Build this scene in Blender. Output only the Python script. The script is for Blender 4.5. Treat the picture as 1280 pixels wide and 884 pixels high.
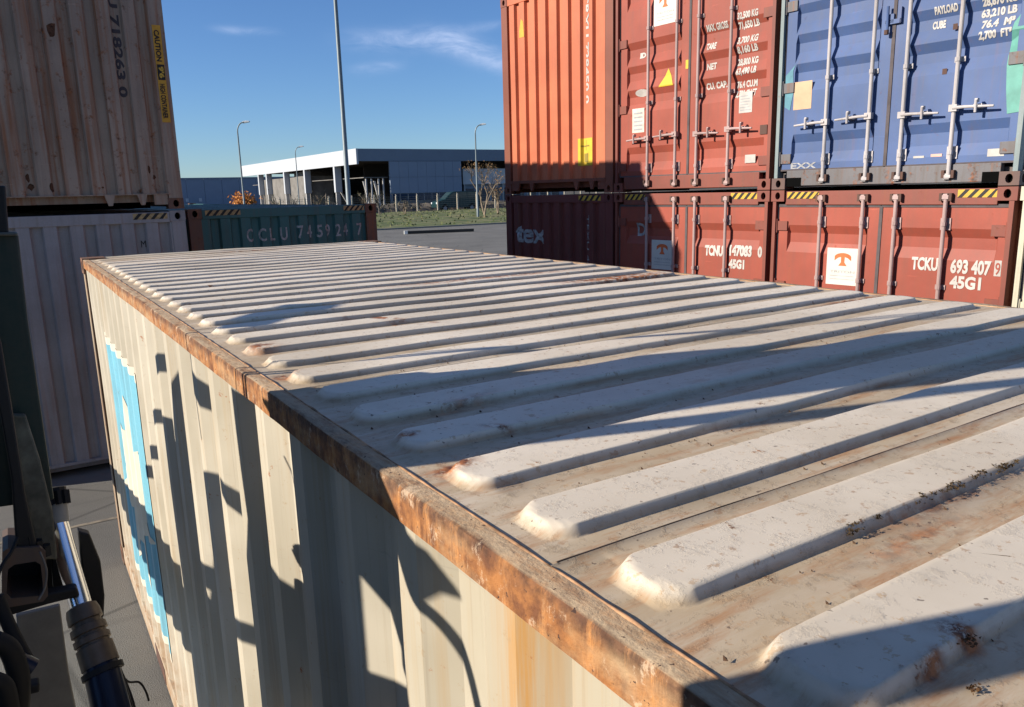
import bpy, bmesh, math, random
from math import sin, cos, pi, radians as rad
from mathutils import Vector, Matrix, noise
random.seed(7)
sc = bpy.context.scene
for o in list(bpy.data.objects): bpy.data.objects.remove(o)
COL = sc.collection

# ------------------------------------------------------------------ camera
F_PX, YAW, PIT, ROLL = 969.953, .5675, .2076, -.0253
CAM = Vector((-.4572, -6.9612, 2.9715))
FW = Vector((sin(YAW)*cos(PIT), cos(YAW)*cos(PIT), -sin(PIT)))
R0 = FW.cross(Vector((0, 0, 1))).normalized(); U0 = R0.cross(FW)
RT = R0*cos(ROLL) + U0*sin(ROLL); UP = -R0*sin(ROLL) + U0*cos(ROLL)
cd = bpy.data.cameras.new('camera'); cam = bpy.data.objects.new('camera', cd); COL.objects.link(cam)
cd.sensor_width = 36; cd.lens = 36*F_PX/1280; cd.clip_start = .02; cd.clip_end = 4000
cam.matrix_world = Matrix(((RT.x, UP.x, -FW.x, CAM.x), (RT.y, UP.y, -FW.y, CAM.y), (RT.z, UP.z, -FW.z, CAM.z), (0, 0, 0, 1)))
sc.camera = cam

def ray(px, py): return FW + RT*((px-640)/F_PX) - UP*((py-442)/F_PX)
def at(px, py, v, ax=1):
    """point where the line of sight through a photo pixel meets the plane axis=v"""
    d = ray(px, py); return CAM + d*((v-CAM[ax])/d[ax])
def atd(px, py, depth): return CAM + ray(px, py)*depth

# ------------------------------------------------------------------ light
SUN = Vector((5.26, -1.60, -2.43)).normalized()          # direction the light travels
EL = math.asin(-SUN.z); AZ = math.atan2(-SUN.x, -SUN.y)   # azimuth clockwise from +Y
w = bpy.data.worlds.new('World'); sc.world = w; w.use_nodes = True
nt = w.node_tree; nt.nodes.clear()
def wn(t, **k):
    n = nt.nodes.new(t)
    for a, b in k.items(): setattr(n, a, b)
    return n
sky = wn('ShaderNodeTexSky', sky_type='NISHITA', sun_disc=False, sun_elevation=EL, sun_rotation=AZ, altitude=50, air_density=1.0, dust_density=0, ozone_density=3.2)
bg = wn('ShaderNodeBackground'); bg.inputs[1].default_value = .054
out = wn('ShaderNodeOutputWorld')
# thin high cloud wisps, laid out by direction in the sky
tc = wn('ShaderNodeTexCoord')
def wmath(op, a, b=None, c=None):
    n = wn('ShaderNodeMath', operation=op)
    for i, v in enumerate((a, b, c)):
        if v is None: continue
        if isinstance(v, (int, float)): n.inputs[i].default_value = v
        else: nt.links.new(v, n.inputs[i])
    return n.outputs[0]
sep = wn('ShaderNodeSeparateXYZ'); nt.links.new(tc.outputs['Generated'], sep.inputs[0])
azi = wmath('ARCTAN2', sep.outputs[0], sep.outputs[1]); ele = wmath('ARCSINE', sep.outputs[2])
cmb = wn('ShaderNodeCombineXYZ')
nt.links.new(azi, cmb.inputs[0]); nt.links.new(wmath('MULTIPLY', ele, 3.0), cmb.inputs[1])
nz = wn('ShaderNodeTexNoise'); nz.inputs['Scale'].default_value = 17; nz.inputs['Detail'].default_value = 6; nz.inputs['Roughness'].default_value = .62; nz.inputs['Distortion'].default_value = .6
nt.links.new(cmb.outputs[0], nz.inputs[0])
def wisp(px, py, px2, py2, thick, amp):
    a, b = ray(px, py).normalized(), ray(px2, py2).normalized()
    a0, e0, a1, e1 = math.atan2(a.x, a.y), math.asin(a.z), math.atan2(b.x, b.y), math.asin(b.z)
    ca, ce = (a0+a1)/2, (e0+e1)/2; L = math.hypot(a1-a0, e1-e0)/2; th = math.atan2(e1-e0, a1-a0)
    dx = wmath('SUBTRACT', azi, ca); dy = wmath('SUBTRACT', ele, ce)
    u = wmath('ADD', wmath('MULTIPLY', dx, cos(th)/L), wmath('MULTIPLY', dy, sin(th)/L))
    v = wmath('ADD', wmath('MULTIPLY', dx, -sin(th)/thick), wmath('MULTIPLY', dy, cos(th)/thick))
    r2 = wmath('ADD', wmath('POWER', wmath('ABSOLUTE', u), 3.0), wmath('MULTIPLY', v, v))
    return wmath('MULTIPLY', wmath('EXPONENT', wmath('MULTIPLY', r2, -1.0)), amp)
tot = 0.0
for a in ((440, 50, 580, 50, .011, .62), (540, 44, 640, 84, .012, .85), (560, 38, 640, 30, .005, .35), (440, 88, 500, 82, .006, .45), (270, 36, 340, 40, .004, .5),
          (760, -60, 980, -20, .02, .6), (200, -140, 420, -90, .02, .5), (1500, 60, 1800, 20, .02, .6), (-600, 100, -300, 60, .02, .6), (305, 213, 345, 207, .006, .7)):
    t = wisp(*a); tot = wmath('ADD', t, tot)
nr = wn('ShaderNodeMapRange'); nr.inputs[1].default_value = .32; nr.inputs[2].default_value = .68; nt.links.new(nz.outputs[0], nr.inputs[0])
# thin veil added above the view to whiten the blue fill light
vz = wn('ShaderNodeTexNoise'); vz.inputs['Scale'].default_value = 3.2; vz.inputs['Detail'].default_value = 6; nt.links.new(tc.outputs['Generated'], vz.inputs[0])
vr = wn('ShaderNodeMapRange'); vr.inputs[1].default_value = .40; vr.inputs[2].default_value = .70; vr.inputs[4].default_value = .34; nt.links.new(vz.outputs[0], vr.inputs[0])
ve = wn('ShaderNodeMapRange'); ve.inputs[1].default_value = .22; ve.inputs[2].default_value = .60; nt.links.new(ele, ve.inputs[0])
fac = wmath('ADD', wmath('MULTIPLY', tot, nr.outputs[0]), wmath('MULTIPLY', vr.outputs[0], ve.outputs[0]))
mx = wn('ShaderNodeMix', data_type='RGBA'); mx.inputs[7].default_value = (7.4, 7.0, 7.4, 1)
nt.links.new(fac, mx.inputs[0]); nt.links.new(sky.outputs[0], mx.inputs[6])
gm = wn('ShaderNodeMix', data_type='RGBA', blend_type='MULTIPLY'); gm.inputs[0].default_value = 1; gm.inputs[7].default_value = (.84, 1.10, 1.50, 1)
nt.links.new(mx.outputs[2], gm.inputs[6]); nt.links.new(gm.outputs[2], bg.inputs[0]); nt.links.new(bg.outputs[0], out.inputs[0])

sl = bpy.data.lights.new('sun', 'SUN'); sl.energy = 5.0; sl.angle = rad(.5); sl.color = (1, .91, .79)
so = bpy.data.objects.new('sun', sl); COL.objects.link(so)
so.rotation_euler = SUN.to_track_quat('-Z', 'Y').to_euler(); so.location = (-20, 8, 20)
sc.view_settings.view_transform = 'Standard'; sc.view_settings.look = 'None'
sc.view_settings.exposure = 0.70; sc.view_settings.gamma = 1
sc.render.engine = 'CYCLES'; sc.render.resolution_x = 1024; sc.render.resolution_y = 707
sc.cycles.max_bounces = 6

# ------------------------------------------------------------------ materials
MATS = {}
class NB:
    """little node-tree writer"""
    def __init__(s, name):
        s.m = bpy.data.materials.new(name); s.m.use_nodes = True; s.t = s.m.node_tree
        s.b = s.t.nodes['Principled BSDF']; s.tc = s.t.nodes.new('ShaderNodeTexCoord')
    def n(s, t, ins=(), **k):
        n = s.t.nodes.new(t)
        for a, b in k.items(): setattr(n, a, b)
        for i, v in dict(ins).items():
            if hasattr(v, 'is_linked') or hasattr(v, 'links'): s.t.links.new(v, n.inputs[i])
            else: n.inputs[i].default_value = v
        return n
    def map(s, scale): return s.n('ShaderNodeMapping', {0: s.tc.outputs['Object'], 3: scale}).outputs[0]
    def noise(s, scale=(1, 1, 1), sc_=5, det=6, rough=.6, lo=.4, hi=.6, dist=0):
        n = s.n('ShaderNodeTexNoise', {0: s.map(scale), 'Scale': sc_, 'Detail': det, 'Roughness': rough, 'Distortion': dist})
        r = s.n('ShaderNodeMapRange', {0: n.outputs[0], 1: lo, 2: hi}); return r.outputs[0]
    def math(s, op, a, b=0.0, clamp=False):
        n = s.n('ShaderNodeMath', {0: a, 1: b}, operation=op); n.use_clamp = clamp; return n.outputs[0]
    def mix(s, f, a, b, mode='MIX'):
        ins = {0: f}
        for i, v in ((6, a), (7, b)): ins[i] = (tuple(v)+(1,))[:4] if isinstance(v, tuple) else v
        return s.n('ShaderNodeMix', ins, data_type='RGBA', blend_type=mode).outputs[2]
    def fin(s, col, rough=.6, metal=0, bump=None, bd=.003, spec=.3):
        if isinstance(col, tuple): s.b.inputs['Base Color'].default_value = (col+(1,))[:4]
        else: s.t.links.new(col, s.b.inputs['Base Color'])
        if isinstance(rough, (int, float)): s.b.inputs['Roughness'].default_value = rough
        else: s.t.links.new(rough, s.b.inputs['Roughness'])
        s.b.inputs['Metallic'].default_value = metal; s.b.inputs['Specular IOR Level'].default_value = spec
        if bump is not None:
            b = s.n('ShaderNodeBump', {'Height': bump, 'Distance': bd, 'Strength': .7}); s.t.links.new(b.outputs[0], s.b.inputs['Normal'])
        return s.m
RUST1, RUST2 = (.30, .10, .03), (.07, .028, .016)
def sc3(c, k): return tuple(min(1, x*k) for x in c)
def paint(name, col, rust=.35, streak=.4, dirt=.4, fade=.25, rough=.55, dirtcol=(.10, .07, .05)):
    """weathered enamel on steel: faded areas, vertical grime and rust runs, chips"""
    if name in MATS: return MATS[name]
    s = NB(name)
    c = s.mix(s.noise(sc_=.9, det=4), sc3(col, 1-fade*.5), sc3(col, 1+fade*.5))
    c = s.mix(s.math('MULTIPLY', s.noise((7, 7, .5), sc_=2.2, det=5, lo=.48, hi=.75), dirt), c, dirtcol)
    c = s.mix(s.math('MULTIPLY', s.noise((9, 9, .35), sc_=1.6, det=6, lo=.56-.07*(streak > .75), hi=.76-.08*(streak > .75)), streak), c, sc3(RUST1, .8))
    spot = s.noise(sc_=9, det=10, rough=.72, lo=.66-.12*rust, hi=.74-.08*rust)
    c = s.mix(s.math('MULTIPLY', spot, min(1, rust*2)), c, s.mix(s.noise(sc_=30), RUST1, RUST2))
    scr = s.noise((1.2, 1.2, 26), sc_=1.7, det=7, rough=.72, lo=.66, hi=.69)
    c = s.mix(s.math('MULTIPLY', scr, .35), c, sc3(col, 2.1))
    scd = s.noise((2.5, 2.5, 1), sc_=4.2, det=10, rough=.8, lo=.66, hi=.69)
    c = s.mix(s.math('MULTIPLY', scd, .5), c, sc3(dirtcol, .8))
    fine = s.noise(sc_=60, det=4, lo=.3, hi=.7)
    c = s.mix(s.math('MULTIPLY', fine, .12), c, dirtcol)
    ro = s.math('ADD', s.math('MULTIPLY', spot, .3), rough)
    MATS[name] = s.fin(c, ro, bump=s.math('ADD', s.noise(sc_=3, det=3, lo=.2, hi=.8), s.math('MULTIPLY', spot, .5)), bd=.002)
    return MATS[name]
def plain(name, col, rough=.6, metal=0, var=.25, sc_=8, spec=.3):
    if name in MATS: return MATS[name]
    s = NB(name); n = s.noise(sc_=sc_, det=6, lo=.3, hi=.7)
    MATS[name] = s.fin(s.mix(n, sc3(col, 1-var), sc3(col, 1+var)), rough, metal, spec=spec); return MATS[name]

def roof_paint():
    s = NB('weathered_white_roof_paint')
    base = s.mix(s.noise(sc_=1.3, det=5), (.55, .475, .37), (.68, .60, .485))
    sx = s.n('ShaderNodeSeparateXYZ', {0: s.tc.outputs['Object']})
    # sand and grime that has washed into the troughs between the pressed ribs
    low = s.n('ShaderNodeMapRange', {0: sx.outputs[2], 1: 2.5395, 2: 2.531}).outputs[0]
    g1 = s.noise((1.0, 3.5, 1), sc_=2.6, det=9, rough=.68, lo=.34, hi=.62)
    near = s.n('ShaderNodeMapRange', {0: sx.outputs[1], 1: -5.1, 2: -6.1}).outputs[0]
    c = s.mix(s.math('MULTIPLY', low, s.math('ADD', s.math('MULTIPLY', g1, .50), .42)), base, (.39, .295, .185))
    c = s.mix(s.math('MULTIPLY', s.math('MULTIPLY', low, near), s.noise((1, 6, 1), sc_=4, det=9, rough=.7, lo=.5, hi=.68)), c, (.36, .185, .085))
    g2 = s.noise(sc_=34, det=8, rough=.75, lo=.52, hi=.70)
    c = s.mix(s.math('MULTIPLY', g2, s.math('ADD', s.math('MULTIPLY', low, .45), .16)), c, (.23, .155, .09))
    # fine black specks and pits
    sp = s.noise(sc_=75, det=3, rough=.5, lo=.70, hi=.73)
    c = s.mix(s.math('MULTIPLY', sp, .7), c, (.09, .06, .045))
    fl = s.noise(sc_=44, det=6, rough=.7, lo=.60, hi=.63)
    c = s.mix(s.math('MULTIPLY', fl, .55), c, s.mix(s.noise(sc_=5), (.45, .29, .15), (.30, .16, .08)))
    # rust: general speckle, and the named scars
    rs = s.noise(sc_=17, det=10, rough=.74, lo=.64, hi=.675)
    big = s.noise((.6, 2.4, 1), sc_=1.5, det=8, rough=.7, lo=.62, hi=.70)
    rcol = s.mix(s.noise(sc_=40), (.40, .15, .05), (.12, .045, .025))
    c = s.mix(s.math('MULTIPLY', rs, .85), c, rcol); c = s.mix(s.math('MULTIPLY', big, .5), c, (.42, .23, .12))
    def scar(x, y, rx, ry, ang, amp, nsc=26):
        dx = s.math('SUBTRACT', sx.outputs[0], x); dy = s.math('SUBTRACT', sx.outputs[1], y)
        u = s.math('ADD', s.math('MULTIPLY', dx, cos(ang)/rx), s.math('MULTIPLY', dy, sin(ang)/rx))
        v = s.math('ADD', s.math('MULTIPLY', dx, -sin(ang)/ry), s.math('MULTIPLY', dy, cos(ang)/ry))
        g = s.math('EXPONENT', s.math('MULTIPLY', s.math('ADD', s.math('MULTIPLY', u, u), s.math('MULTIPLY', v, v)), -1.0))
        n = s.noise(sc_=nsc, det=8, rough=.72, lo=.40, hi=.54)
        return s.math('MULTIPLY', s.math('MULTIPLY', g, n), amp, clamp=True)
    for a in ((.30, -5.58, .07, .02, .3, .6), (2.0, -4.05, .30, .09, -.1, 1.8), (1.55, -3.6, .5, .05, 0, 1.2), (.59, -4.43, .10, .018, -1.0, 2.0), (.66, -4.60, .07, .016, -.9, 2.0), (.104, -5.72, .018, .016, 0, 1.6),
              (.262, -5.775, .024, .010, -.8, 1.8), (.10, -5.90, .035, .03, 0, 1.6), (2.25, -5.2, .2, .03, 0, 1.6), (.08, -5.06, .03, .03, 0, 1.6), (.262, -6.62, .014, .018, .6, 2.2), (.20, -6.63, .02, .008, .2, 1.5), (.45, -6.47, .12, .02, 0, .7), (.60, -6.43, .16, .012, 0, .8),
              (.3, -.6, .22, .06, 0, 1.2), (.75, -.85, .3, .05, .1, 1.0), (1.2, -.35, .3, .05, 0, .8), (.12, -4.7, .04, .05, 0, 1.2)):
        c = s.mix(scar(*a), c, rcol)
    lo_y = s.math('MULTIPLY', s.noise(sc_=2.0, det=2, lo=.2, hi=.8), 1)
    return s.fin(c, .62, bump=s.math('ADD', s.math('MULTIPLY', g2, .6), s.math('ADD', rs, s.math('MULTIPLY', lo_y, 3))), bd=.0012, spec=.25)
def rail_paint():
    s = NB('rusted_cream_rail_paint')
    sx = s.n('ShaderNodeSeparateXYZ', {0: s.tc.outputs['Object']})
    c = s.mix(s.noise(sc_=3), (.38, .235, .115), (.45, .31, .18))
    br = s.noise((1, .8, 1.3), sc_=5.5, det=10, rough=.7, lo=.30, hi=.54)
    c = s.mix(br, c, s.mix(s.noise(sc_=22, det=8), (.34, .145, .05), (.15, .062, .03)))
    edge = s.n('ShaderNodeMapRange', {0: s.math('ADD', sx.outputs[2], s.math('MULTIPLY', sx.outputs[0], -1.0)), 1: 2.500, 2: 2.520}).outputs[0]
    edge = s.math('MULTIPLY', edge, s.noise((1, 1.5, 1.5), sc_=7, det=9, rough=.75, lo=.30, hi=.52), clamp=True)
    c = s.mix(s.math('MULTIPLY', edge, .85), c, s.mix(s.noise(sc_=50, det=8), (.13, .065, .04), (.05, .028, .022)))
    dr = s.noise((1, 7, 1.2), sc_=3.1, det=10, rough=.78, lo=.52, hi=.64)
    c = s.mix(s.math('MULTIPLY', dr, .8), c, s.mix(s.noise(sc_=70), (.56, .25, .08), (.42, .23, .11)))
    pale = s.noise((1, 3, 2.2), sc_=6, det=10, rough=.8, lo=.56, hi=.62)
    c = s.mix(s.math('MULTIPLY', pale, .55), c, (.62, .48, .34))
    top = s.n('ShaderNodeMapRange', {0: sx.outputs[2], 1: 2.527, 2: 2.529}).outputs[0]
    c = s.mix(s.math('MULTIPLY', s.math('MULTIPLY', top, s.noise((5, 1, 1), sc_=8, det=9, rough=.75, lo=.34, hi=.56)), .8), c, (.45, .345, .225))
    c = s.mix(s.noise(sc_=90, det=3, lo=.66, hi=.70), c, (.05, .03, .025))
    return s.fin(c, .8, bump=s.math('ADD', br, s.noise(sc_=60, det=6, lo=.3, hi=.7)), bd=.0022, spec=.2)
def side_paint():
    s = NB('aged_cream_side_paint')
    c = s.mix(s.noise(sc_=1.1, det=4), (.38, .34, .26), (.48, .435, .345))
    c = s.mix(s.math('MULTIPLY', s.noise((1, 14, .35), sc_=1.5, det=8, rough=.7, lo=.52, hi=.70), .5), c, (.38, .26, .13))
    c = s.mix(s.math('MULTIPLY', s.noise((1, 26, .5), sc_=1.9, det=7, rough=.7, lo=.55, hi=.70), .45), c, (.26, .21, .15))
    sx = s.n('ShaderNodeSeparateXYZ', {0: s.tc.outputs['Object']})
    bot = s.n('ShaderNodeMapRange', {0: sx.outputs[2], 1: .7, 2: .05}).outputs[0]
    c = s.mix(s.math('MULTIPLY', bot, s.noise(sc_=7, det=9, rough=.7, lo=.35, hi=.62)), c, (.30, .175, .09))
    # broad rust run under the worn rail
    dx = s.math('MULTIPLY', s.math('SUBTRACT', sx.outputs[1], -6.235), 22)
    run = s.math('EXPONENT', s.math('MULTIPLY', s.math('MULTIPLY', dx, dx), -1.0))
    c = s.mix(s.math('MULTIPLY', run, s.noise((1, 60, 2), sc_=2, det=6, lo=.25, hi=.6), clamp=True), c, (.42, .235, .085))
    scf = s.noise((1, 1.2, 22), sc_=1.9, det=8, rough=.75, lo=.62, hi=.66)
    c = s.mix(s.math('MULTIPLY', scf, .4), c, (.30, .27, .22))
    fl = s.noise(sc_=26, det=8, rough=.75, lo=.62, hi=.65)
    c = s.mix(s.math('MULTIPLY', fl, .5), c, (.34, .24, .14))
    rs = s.noise(sc_=14, det=10, rough=.74, lo=.64, hi=.68)
    c = s.mix(rs, c, RUST1)
    return s.fin(c, .6, bump=s.noise(sc_=2.2, det=3, lo=.2, hi=.8), bd=.004, spec=.25)
def asphalt():
    s = NB('asphalt_ground')
    c = s.mix(s.noise(sc_=.35, det=5), (.115, .112, .10), (.155, .15, .135))
    c = s.mix(s.math('MULTIPLY', s.noise(sc_=1.9, det=9, rough=.7, lo=.5, hi=.68), .5), c, (.15, .14, .12))
    c = s.mix(s.math('MULTIPLY', s.noise((1, 1, 1), sc_=.9, det=7, rough=.6, lo=.62, hi=.72), .6), c, (.04, .038, .035))
    c = s.mix(s.math('MULTIPLY', s.noise((.25, 6, 1), sc_=.5, det=6, lo=.55, hi=.66), .35), c, (.055, .053, .05))
    v = s.n('ShaderNodeTexVoronoi', {0: s.map((.35, .5, 1)), 'Scale': 1.0}, feature='DISTANCE_TO_EDGE'); cr = s.n('ShaderNodeMapRange', {0: v.outputs[0], 1: .012, 2: .004})
    c = s.mix(s.math('MULTIPLY', cr.outputs[0], .6), c, (.03, .03, .028))
    g = s.noise(sc_=120, det=3, lo=.3, hi=.7)
    c = s.mix(s.math('MULTIPLY', g, .45), c, (.17, .16, .145))
    c = s.mix(s.noise(sc_=60, det=2, lo=.70, hi=.74), c, (.02, .02, .02))
    return s.fin(c, .9, bump=g, bd=.004, spec=.25)
ROOF, RAIL, SIDE, ASPH = roof_paint(), rail_paint(), side_paint(), asphalt()
RUSTY = paint('rusty_brown_steel', (.085, .045, .035), .7, .6, .5, rough=.8)
BLACK = plain('matt_black_steel', (.012, .012, .013), .55)
RUBBER = plain('black_rubber', (.009, .009, .009), .7)
GASK = plain('grey_rubber_gasket', (.085, .07, .07), .8)
GALV = paint('galvanised_bar_steel', (.42, .39, .38), .12, .35, .3, rough=.45)
WHITE = plain('white_print', (.44, .41, .37), .6, var=.2)
FADED = plain('faded_white_print', (.29, .29, .29), .7, var=.5, sc_=25)
GREYP = plain('grey_print', (.30, .30, .30), .6)
YEL = plain('yellow_print', (.52, .32, .04), .55, var=.12, sc_=20)
SHADE_BLACK = plain('opening_shade_black', (.003, .003, .003), .95, var=.1, spec=.05)  # near black that paints shade into holes, gaps and recesses
BLK = plain('black_print', (.018, .016, .015), .6)

# ------------------------------------------------------------------ mesh tools
class MB:
    def __init__(s): s.v, s.f, s.m = [], [], []
    def add(s, vs, fs, m=0):
        o = len(s.v); s.v += [tuple(v) for v in vs]; s.f += [tuple(i+o for i in f) for f in fs]; s.m += [m]*len(fs); return s
    def box(s, x0, x1, y0, y1, z0, z1, m=0):
        return s.add([(x0,y0,z0),(x1,y0,z0),(x1,y1,z0),(x0,y1,z0),(x0,y0,z1),(x1,y0,z1),(x1,y1,z1),(x0,y1,z1)],
                     [(0,3,2,1),(4,5,6,7),(0,1,5,4),(1,2,6,5),(2,3,7,6),(3,0,4,7)], m)
    def quad(s, a, b, c, d, m=0): return s.add([a, b, c, d], [(0,1,2,3)], m)
    def prism(s, pts, d, m=0):
        """closed prism of a planar outline swept along d"""
        n = len(pts); pts = [Vector(p) for p in pts]; d = Vector(d)
        nr = Vector((0,0,0))
        for i in range(n): nr += pts[i].cross(pts[(i+1) % n])
        if nr.dot(d) > 0: pts.reverse()
        vs = pts + [p+d for p in pts]
        return s.add(vs, [tuple(range(n)), tuple(range(2*n-1, n-1, -1))] + [((i+1) % n, i, n+i, n+(i+1) % n) for i in range(n)], m)
    def tube(s, pts, r, n=8, m=0, cap=True):
        pts = [Vector(p) for p in pts]; rs = r if isinstance(r, (list, tuple)) else [r]*len(pts)
        up = Vector((0, 0, 1)); vs = []
        prev = None
        for i, p in enumerate(pts):
            t = (pts[min(i+1, len(pts)-1)] - pts[max(i-1, 0)]).normalized()
            if prev is None:
                a = t.cross(up) if abs(t.z) < .9 else t.cross(Vector((1, 0, 0)))
            else: a = prev - t*prev.dot(t)
            a.normalize(); prev = a; b = t.cross(a)
            for k in range(n):
                q = 2*pi*k/n; vs.append(p + (a*cos(q) + b*sin(q))*rs[i])
        fs = []
        for i in range(len(pts)-1):
            for k in range(n): fs.append((i*n+k, i*n+(k+1) % n, (i+1)*n+(k+1) % n, (i+1)*n+k))
        if cap: fs += [tuple(range(n-1, -1, -1)), tuple((len(pts)-1)*n+k for k in range(n))]
        return s.add(vs, fs, m)
    def mesh(s, name, mats, smooth=False, bevel=0):
        me = bpy.data.meshes.new(name); me.from_pydata(s.v, [], s.f)
        for mt in (mats if isinstance(mats, (list, tuple)) else [mats]): me.materials.append(mt)
        me.polygons.foreach_set('material_index', s.m)
        if smooth:
            me.polygons.foreach_set('use_smooth', [True]*len(s.f))
            if smooth != 'all': me.set_sharp_from_angle(angle=rad(35))
        me.update()
        return me
    def build(s, name, mats, parent=None, smooth=False, bevel=0):
        return obj(name, s.mesh(name, mats, smooth), parent, bevel)
def obj(name, me, parent=None, bevel=0, loc=None):
    o = bpy.data.objects.new(name, me); COL.objects.link(o)
    if parent: o.parent = parent
    if loc is not None: o.location = loc
    if bevel:
        b = o.modifiers.new('bevel', 'BEVEL'); b.width = bevel; b.segments = 2; b.limit_method = 'ANGLE'; b.angle_limit = rad(40)
    return o
def thing(name, label, cat, loc=(0,0,0), rz=0, group=None):
    o = bpy.data.objects.new(name, None); COL.objects.link(o); o.location = loc; o.rotation_euler = (0, 0, rz)
    o.empty_display_size = .3; o['label'] = label; o['category'] = cat
    if group: o['group'] = group
    return o
def tag(o, label=None, cat=None, group=None, kind=None):
    for k, v in (('label', label), ('category', cat), ('group', group), ('kind', kind)):
        if v: o[k] = v
    return o
def bx(name, mat, parent, x0, x1, y0, y1, z0, z1, bevel=0): return MB().box(x0,x1,y0,y1,z0,z1).build(name, mat, parent, bevel=bevel)

def text_bm(txt, x, z, h, width=None, bold=.0, vertical=False):
    """flat lettering in the x-z plane (reads from -y); h is the capital height, width squeezes it to a length"""
    cu = bpy.data.curves.new('lettering', 'FONT'); cu.body = txt; cu.size = h/.73; cu.offset = bold; cu.fill_mode = 'FRONT'; cu.resolution_u = 3
    o = bpy.data.objects.new('lettering', cu); COL.objects.link(o)
    dg = bpy.context.evaluated_depsgraph_get(); me = bpy.data.meshes.new_from_object(o.evaluated_get(dg))
    bpy.data.objects.remove(o); bm = bmesh.new(); bm.from_mesh(me); bpy.data.meshes.remove(me)
    xs = [v.co.x for v in bm.verts]; x0, x1 = min(xs), max(xs); k = (width/(x1-x0)) if width else 1
    for v in bm.verts:
        a, b = (v.co.x-x0)*k, v.co.y
        v.co = Vector((x+a, 0, z+b)) if not vertical else Vector((x, 0, z)) + Vector((b, 0, -a))
    for f in bm.faces:
        f.normal_update()
        if f.normal.y > 0: f.normal_flip()
    return bm
def poly_bm(polys):
    bm = bmesh.new()
    for p in polys:
        f = bm.faces.new([bm.verts.new((a, 0, b)) for a, b in p]); f.normal_update()
        if f.normal.y > 0: f.normal_flip()
    return bm
def lay(name, bm, mats, parent, prof=None, folds=(), axis=0, y=0, lift=.004, label=None):
    """lay print onto a folded sheet: cut it at the folds and push it onto the profile"""
    if prof:
        for q in folds:
            co, no = ([0,0,0], [0,0,0]); co[axis] = q; no[axis] = 1
            bmesh.ops.bisect_plane(bm, geom=bm.verts[:]+bm.edges[:]+bm.faces[:], dist=1e-5, plane_co=co, plane_no=no)
    for v in bm.verts: v.co.y = (prof(v.co.x, v.co.z) if prof else 0) + y - lift
    me = bpy.data.meshes.new(name); bm.to_mesh(me); bm.free()
    for mt in (mats if isinstance(mats, (list, tuple)) else [mats]): me.materials.append(mt)
    o = obj(name, me, parent)
    if label: o['label'] = label
    return o
DULLY = plain('dull_worn_yellow', (.36, .25, .12), .8, var=.4, sc_=30)
def hazard(parent, x0, x1, z0, z1, y, left=True, n=4, yel=None):
    w_ = (x1-x0)/n; s_ = (z1-z0)*.9; bm = bmesh.new()
    def q(pts, mi):
        f = bm.faces.new([bm.verts.new((a, 0, b)) for a, b in pts]); f.normal_update()
        if f.normal.y > 0: f.normal_flip()
        f.material_index = mi
    q([(x0,z0),(x1,z0),(x1,z1),(x0,z1)], 0)
    o1 = lay('hazard_stripe', bm, [yel or YEL], parent, y=y, lift=.002)
    bm = bmesh.new()
    for i in range(n):
        a = x0+i*w_; q([(a,z0),(a+w_*.45,z0),(min(a+w_*.45+s_, x1),z1),(min(a+s_, x1),z1)], 0)
    lay('hazard_bar', bm, [BLK], o1, y=y, lift=.004)
    return o1

# ------------------------------------------------------------------ container kit (local frame: seen end on y=0, x to the right, +y away, z up)
CW = 2.438
def casting_mesh(name, mat):
    """corner casting: block with oval apertures in its four upright faces"""
    X, Y, Z = .162, .178, .118; m = MB()
    def face(o, u, v, U, V, inn):
        o, u, v, inn = Vector(o), Vector(u), Vector(v), Vector(inn)
        n = 12; ring = [o+u*(U/2+U*.19*cos(2*pi*k/n)) + v*(V/2+V*.34*sin(2*pi*k/n)) for k in range(n)]
        deep = [p+inn*.055 for p in ring]
        cor = [o, o+u*U, o+u*U+v*V, o+v*V]
        base = len(m.v); vs = cor+ring+deep; fs = []
        ci = {0: 2, 1: 3, 2: 0, 3: 1}
        for k in range(n):
            q = (k+.5)*2*pi/n; c = 2 if q < pi/2 else 3 if q < pi else 0 if q < 1.5*pi else 1
            fs.append((c, 4+(k+1) % n, 4+k))
            fs.append((4+k, 4+(k+1) % n, 16+(k+1) % n, 16+k))
        for c, k in ((1, 0), (2, 3), (3, 6), (0, 9)): fs.append((c, (c+1) % 4, 4+k))
        m.add(vs, fs); m.add(deep, [tuple(range(12))], 1)  # aperture backs coloured near black for the shade inside
    face((0,0,0), (1,0,0), (0,0,1), X, Z, (0,1,0)); face((X,Y,0), (-1,0,0), (0,0,1), X, Z, (0,-1,0))
    face((0,Y,0), (0,-1,0), (0,0,1), Y, Z, (1,0,0)); face((X,0,0), (0,1,0), (0,0,1), Y, Z, (-1,0,0))
    m.add([(0,0,0),(X,0,0),(X,Y,0),(0,Y,0),(0,0,Z),(X,0,Z),(X,Y,Z),(0,Y,Z)], [(0,3,2,1),(4,5,6,7)])
    return m.mesh(name, [mat, SHADE_BLACK])
def fold_profile(pitch, flat_out, slope, depth, off=0):
    """returns f(t) in 0..depth and fold positions generator"""
    def f(t):
        u = (t-off) % pitch
        if u < flat_out: return 0
        if u < flat_out+slope: return depth*(u-flat_out)/slope
        if u < pitch-slope: return depth
        return depth*(pitch-u)/slope
    def folds(a, b):
        r = []; k = math.floor((a-off)/pitch)-1
        while off+k*pitch < b+pitch:
            for d in (0, flat_out, flat_out+slope, pitch-slope):
                t = off+k*pitch+d
                if a < t < b: r.append(t)
            k += 1
        return sorted(r)
    return f, folds
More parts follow.
